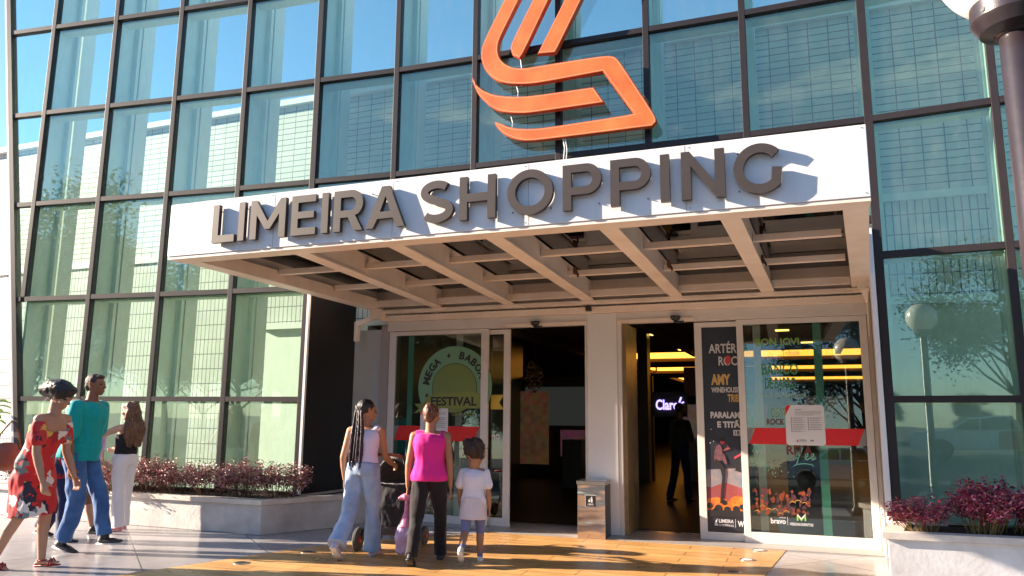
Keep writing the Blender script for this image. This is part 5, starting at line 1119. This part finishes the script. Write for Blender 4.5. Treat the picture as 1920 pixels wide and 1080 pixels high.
PW = p.root.matrix_basis @ p.Wr[1]; PWd = p.Wr[1]+p.Ad[1]*.08
bagp = (Matrix.Translation(p.root.location)@Matrix.Rotation(p.root.rotation_euler.z, 4, 'Z'))@PWd

# --- girl
p = Person('small girl in a pale tee and skirt right of the pink-clad woman', -.36, 7.74, -8, 1.10, None, lean=3, head=(2, 0, -6), legs=((9, 4), (-20, 34)), arms=((-6, 16, 9), (4, 18, 9)), foot=(0, -48), child=True, girth=1.16)
p.body(SK4, .007); M_tee = cloth('tee_pale', (.60, .60, .78), 0, .3, 12, col2=(.78, .74, .76), vs=4)
p.top(M_tee, -.05, .62, .010, .004, 2, 1.0, 'shirt', .007, r1=.06)
mb = MB(); k2 = p.g; mid = (p.K[0]+p.K[1])/2; oval(mb, [(p.P+Vector((0, 0, .06)), .152*k2, .122*k2), (p.P-Vector((0, 0, .03)), .172*k2, .145*k2), (p.P.lerp(mid, .60), .190*k2, .165*k2)], (1, 0, 0)); p.add('skirt', remesh(mb, 'skirt', .008, 2, [cloth('skirt_pale', (.66, .58, .60), .08)], .006, 12, 3))
for i in (0, 1):
    mb = MB(); mb.cap(p.K[i].lerp(p.Hp[i], .5), p.K[i], .075*k2, .055*k2); mb.cap(p.K[i], p.A[i], .054*k2, .036*k2); p.add('legging', remesh(mb, 'legging', .007, 2, [cloth('legging_slate', (.16, .18, .36))]))
def hb(mb, v, h, Q): mb.ell(v(0, -.020, .032), Vector((.084, .096, .090))*h, Q); mb.ell(v(.045, -.07, .075), Vector((.04, .04, .038))*h, Q); mb.ell(v(-.045, -.07, .075), Vector((.04, .04, .038))*h, Q); mb.cap(v(.055, -.08, .05), v(.075, -.075, -.03), .026*h, .018*h)
p.hair(hb, mat('hair_curly_dark', (.035, .018, .014), .6, 0, .3, 30, .7, 60), .009, 30, .007); strands(p, bpy.data.materials['hair_curly_dark'], 90, (0, -.03, .03), (.09, .10, .09), .05, .2)
mb = MB(); c, Q, h = p.hc, p.hr, p.hs; mb.ell(c+Q@Vector((-.05, -.08, .10))*h, (.02, .02, .014)); p.add('hair_tie', mb.mesh('hair_tie', (0, 0, 0), [mat('tie_pink', (.6, .05, .15), .5)], True))
p.shoes(mat('shoe_white', (.66, .60, .56), .55), M_sole, .008)

# --- shoppers in the dark hall
for (s0, o0, rz, H_, lb) in [(3.55, 8.0, -60, 1.70, 'shadowed shopper in dark clothes standing inside the right doorway'), (3.95, 9.2, 150, 1.66, 'second shadowed shopper deeper inside, left of the pale advert stand')]:
    q_ = Wp(s0, o0); p = Person(lb, q_.x, q_.y, rz, H_, None, lean=2, legs=((8, 4), (-8, 10)), arms=((8, 20, 6), (-5, 14, 6)))
    p.body(SK2, .012); p.pants(cloth('navy_cloth', (.012, .018, .06)), flare=.066, voxel=.014); p.top(cloth('charcoal_cloth', (.03, .028, .03)), -.05, .9, .016, .006, 2, 1.0, voxel=.013)
    p.hair(lambda mb, v, h, Q: mb.ell(v(0, -.022, .035), Vector((.082, .096, .088))*h, Q), M_hairk, voxel=.012); p.shoes(M_dark)

# --- bag in the pink woman's left hand
e = base_empty('carrier_bag', None, 0, Vector((bagp.x, bagp.y, 0))); tag(e, 'translucent lilac carrier bag with a pink knotted top in the pink-clad woman\'s left hand', 'bag')
zt = bagp.z
mb = MB(); mb.tube([(0, 0, zt-.30), (0, 0, zt-.24), (0, 0, zt-.16), (0, 0, zt-.06), (0, 0, zt-.01)], [.085, .06, .032, .022, .028], 16); mb.ell((0, 0, zt-.02), (.075, .04, .035)); mb.ell((-.05, 0, zt-.03), (.045, .025, .025))
o = bpy.data.objects.new('knotted_top', remesh(mb, 'knotted_top', .007, 1, [mat('bag_pink', (.66, .20, .34), .35, 0, .2, 12)], .006, 30)); C.objects.link(o); o.parent = e
mb = MB(); oval(mb, [((0, 0, zt-.56), .075, .06), ((0, 0, zt-.54), .105, .075), ((0, 0, zt-.40), .112, .080), ((0, 0, zt-.30), .098, .07), ((0, 0, zt-.25), .06, .045)], (1, 0, 0)); o = bpy.data.objects.new('sack', remesh(mb, 'sack', .008, 1, [mat('bag_lilac', (.50, .34, .54), .3, 0, .3, 7)], .010, 20)); C.objects.link(o); o.parent = e

# --- pram
e = base_empty('pram', None, R(-12), Vector((-1.26, 8.55, 0))); tag(e, 'black pram with a ribbed hood pushed by the woman with long braids', 'pram')
M_pram = cloth('pram_fabric', (.045, .042, .045), .2, .4, 9); M_pg = cloth('pram_grey', (.13, .12, .12), .2, .4, 12)
mb = MB(); oval(mb, [((0, .10, .30), .17, .13), ((0, .12, .42), .20, .24), ((0, .10, .56), .21, .27), ((0, .08, .66), .205, .24)], (1, 0, 0)); o = bpy.data.objects.new('seat', remesh(mb, 'seat', .012, 2, [M_pram], .008, 10)); C.objects.link(o); o.parent = e
hd_ = MB(); N_ = 9
for i in range(N_):     # ribbed hood: nested arches turning about a side axis
    a_ = R(-28+i*15); rr = .235
    pts = [(math.cos(R(t_))*.205, .02+math.sin(R(t_))*rr*math.sin(a_), .68+math.sin(R(t_))*(rr+.06)*math.cos(a_)) for t_ in range(0, 181, 12)]
    if i: hd_.add([Vector(q) for q in prev_]+[Vector(q) for q in pts], [(j, j+1, len(pts)+j+1, len(pts)+j) for j in range(len(pts)-1)])
    hd_.tube(pts, .008, 6); prev_ = pts
lpart(e, 'hood', hd_, M_pg, smooth=True)
mb = MB(); mb.cap((-.20, -.10, .62), (.20, -.10, .62), .03, .03); oval(mb, [((0, -.13, .24), .16, .05), ((0, -.15, .45), .19, .06), ((0, -.13, .68), .20, .05)], (1, 0, 0)); o = bpy.data.objects.new('back_panel', remesh(mb, 'back_panel', .010, 2, [M_pram], .008, 14)); C.objects.link(o); o.parent = e
mb = MB(); oval(mb, [((0, .05, .14), .17, .19), ((0, .05, .20), .19, .22), ((0, .05, .30), .20, .23)], (1, 0, 0)); o = bpy.data.objects.new('basket', remesh(mb, 'basket', .012, 2, [M_pg], .012, 12)); C.objects.link(o); o.parent = e
for sd_ in (-1, 1):
    mb = MB(); mb.tube([(sd_*.23, -.42, .98), (sd_*.235, -.25, .82), (sd_*.24, .0, .46), (sd_*.24, .22, .12)], .013, 8); mb.tube([(sd_*.24, -.05, .42), (sd_*.25, -.30, .12)], .013, 8); lpart(e, 'frame_tube', mb, M_dark, smooth=True)
    for yy, r_ in ((.24, .10), (-.30, .12)):
        mb = MB(); mb.lathe((0, 0, 0), [(r_*.70, -.018), (r_*.9, -.022), (r_, -.012), (r_, .012), (r_*.9, .022), (r_*.70, .018)], 28)
        for v in mb.v: v.x, v.y, v.z = sd_*.275+v.z, yy+v.y, r_+v.x
        w_ = lpart(e, 'wheel', mb, mat('tyre_grey', (.08, .075, .07), .8), smooth=False)
        mb = MB(); mb.lathe((0, 0, 0), [(.0, -.03), (r_*.28, -.028), (r_*.32, 0), (r_*.28, .028), (0, .03)], 16)
        for k3 in range(5):
            a_ = k3*2*math.pi/5; mb.bar((0, 0, 0), (r_*.74*math.cos(a_), r_*.74*math.sin(a_), 0), .018, .014)
        for v in mb.v: v.x, v.y, v.z = sd_*.275+v.z, yy+v.y, r_+v.x
        lpart(w_, 'hub', mb, mat('hub_red', (.50, .02, .015), .35))
mb = MB(); mb.tube([(-.23, -.42, .98), (-.12, -.47, 1.0), (.12, -.47, 1.0), (.23, -.42, .98)], .016, 8); lpart(e, 'handle', mb, mat('handle_brown', (.25, .08, .03), .5), smooth=True)
mb = MB(); mb.tube([(-.20, .36, .66), (-.12, .45, .67), (.12, .45, .67), (.20, .36, .66)], .016, 8); lpart(e, 'bumper_bar', mb, mat('hub_red', (.5, .02, .015), .35), smooth=True)

# ------------------------------------------------------------------ the car park behind the camera (seen mirrored in the glass)
ZC = -.12
def tree_mesh(seed, h, cr, nleaf, size):
    rg = random.Random(seed); tk = MB(); tk.tube([(0, 0, 0), (.08, .05, h*.22), (0, .1, h*.45), (.1, 0, h*.8)], [.24, .18, .14, .04], 9); lf = MB(); cl = []
    for k2 in range(22):
        a = rg.uniform(0, 6.28); z0 = h*rg.uniform(.25, .6); L_ = cr*rg.uniform(.55, 1.0); e_ = Vector((math.cos(a)*L_, math.sin(a)*L_, z0+h*rg.uniform(.08, .38))); s_ = Vector((0, .05, z0)); tk.tube([s_, s_.lerp(e_, .5)+Vector((0, 0, -.15)), e_], [.07, .045, .015], 6); cl.append((e_, cr*rg.uniform(.28, .48)))
    cl += [(Vector((rg.uniform(-.3, .3), rg.uniform(-.3, .3), h*.85)), cr*.5)]
    for i in range(nleaf):
        c_, r_ = rg.choice(cl)
        p_ = Vector((rg.gauss(0, .45), rg.gauss(0, .45), rg.gauss(0, .38)))*r_+c_; q = Euler((rg.uniform(-1.2, 1.2), rg.uniform(-1.2, 1.2), rg.uniform(0, 6.3))).to_matrix(); a = size*rg.uniform(.6, 1.3)
        lf.add([p_+q@Vector(v) for v in ((0, -a, 0), (a*.45, 0, a*.1), (0, a, 0), (-a*.45, 0, a*.1))], [(0, 1, 2, 3)], 0 if rg.random() < .6 else 1)
    return tk.mesh('trunk', (0, 0, 0), [mat('bark', (.10, .07, .05), .9, 0, .4, 8, .6, 20)], True), lf.mesh('crown', (0, 0, 0), [mat('leaf_green', (.060, .10, .030), .55, 0, .3, 3), mat('leaf_deep', (.035, .065, .022), .55, 0, .3, 3)])
TM = [tree_mesh(1, 10, 3.4, 26000, .095), tree_mesh(2, 8.5, 3.0, 24000, .09)]
rg = random.Random(9)
spots = [(-5.2, -20.5, .95, 0), (-27, 0, 1.10, 0), (-31, -4, 1.2, 1), (-24, -8, 1.05, 0), (-17, -13, 1.1, 1), (-18, -4.5, .55, 1), (-15.5, -7.5, .5, 0), (-21, -2.5, .6, 0), (-36, 3, 1.2, 1), (-15.5, -17, 1.2, 0), (-30, -11, 1.2, 1), (-22, -18, 1.3, 0), (-1.0, -24, .9, 1), (4.5, -23, 1.0, 0), (9, -22, 1.2, 1), (16, -16, 1.2, 0)]
for i in range(34):
    a = R(150+i*6.6); d_ = rg.uniform(50, 62); spots.append((math.cos(a)*d_, math.sin(a)*d_, rg.uniform(1.0, 1.35)*(.38 if 236 < math.degrees(a) < 262 else 1), i % 2))
for i, (x, y, sc, k2) in enumerate(spots):
    e = bpy.data.objects.new('tree', None); C.objects.link(e); e.location = (x, y, ZC); e.rotation_euler = (0, 0, i*1.7); e.scale = (sc, sc, sc); tag(e, 'green tree across the car park, mirrored in the glass', 'tree', 'trees mirrored in the glass')
    for me in TM[k2]: o = bpy.data.objects.new(me.name, me); C.objects.link(o); o.parent = e
# pickup truck
e = base_empty('pickup_truck', None, R(-22), Vector((-4.9, -16.6, ZC))); tag(e, 'white and red pickup truck in the car park, mirrored in the right glass panel', 'pickup truck')
M_tw = mat('truck_white', (.72, .72, .72), .25, coat=.6); M_tr = mat('truck_red', (.36, .02, .02), .25, coat=.6); M_tg = mat('truck_glass', (.02, .025, .03), .05); M_ty = mat('tyre', (.02, .02, .02), .85)
def arch(cx_, r_): return [(cx_-r_*math.cos(R(a)), .42+r_*math.sin(R(a))) for a in range(0, 181, 20)]
prof = [(-2.6, .55), (-2.62, .95), (-2.45, 1.12), (-1.3, 1.22), (-.62, 1.72), (.75, 1.76), (1.12, 1.22)]
low_ = [(1.12, .45)]+[(x_, z_) for x_, z_ in [(-1.10, .45)]]+arch(-1.6, .44)[::-1]+[(-2.55, .45)]
mb = MB(); mb.plate(prof+low_, -.88, .88); lpart(e, 'cab', mb, M_tw, .04)
mb = MB(); mb.plate([(1.14, .45), (1.14, 1.22), (2.65, 1.20), (2.65, .50)]+[(x_, z_) for x_, z_ in arch(1.75, .44)[::-1]], -.88, .88); lpart(e, 'bed', mb, M_tr, .03)
for sd_ in (-1, 1):
    y0, y1 = (.881, .888) if sd_ > 0 else (-.888, -.881)
    mb = MB(); mb.plate([(.30, .50), (.30, 1.20), (1.10, 1.20), (1.10, .50)], y0, y1); lpart(e, 'door_panel', mb, M_tr)
    for pts in ([(-1.12, 1.25), (-.58, 1.66), (-.28, 1.67), (-.28, 1.25)], [(-.20, 1.25), (-.20, 1.67), (.66, 1.69), (.92, 1.27)]):
        mb = MB(); mb.plate(pts, y0, y1); lpart(e, 'window', mb, M_tg)
    for xx in (-1.6, 1.75):
        mb = MB(); mb.lathe((0, 0, 0), [(.25, -.11), (.36, -.12), (.38, -.08), (.38, .08), (.36, .12), (.25, .11)], 32)
        for v in mb.v: v.x, v.y, v.z = xx+v.x, sd_*.82+v.z, .38+v.y
        w_ = lpart(e, 'wheel', mb, M_ty); mb = MB(); mb.lathe((0, 0, 0), [(0, -.09), (.07, -.12), (.09, -.05), (.09, .05), (.07, .12), (0, .09)], 16)
        for k3 in range(6): a_ = k3*math.pi/3; mb.bar((0, 0, 0), (.26*math.cos(a_), .26*math.sin(a_), 0), .06, .16)
        for v in mb.v: v.x, v.y, v.z = xx+v.x, sd_*.82+v.z, .38+v.y
        lpart(w_, 'rim', mb, mat('rim_silver', (.5, .5, .5), .3, 1))
mb = MB(); mb.box(-2.67, -2.58, -.6, .6, .55, .85); lpart(e, 'grille', mb, M_dark, .02)
for sd_ in (-.68, .68): mb = MB(); mb.box(-2.63, -2.50, sd_-.16, sd_+.16, .86, 1.02); lpart(e, 'headlight', mb, mat('headlight', (.7, .7, .7), .1), .02)
bpy.data.scenes.remove(TS)
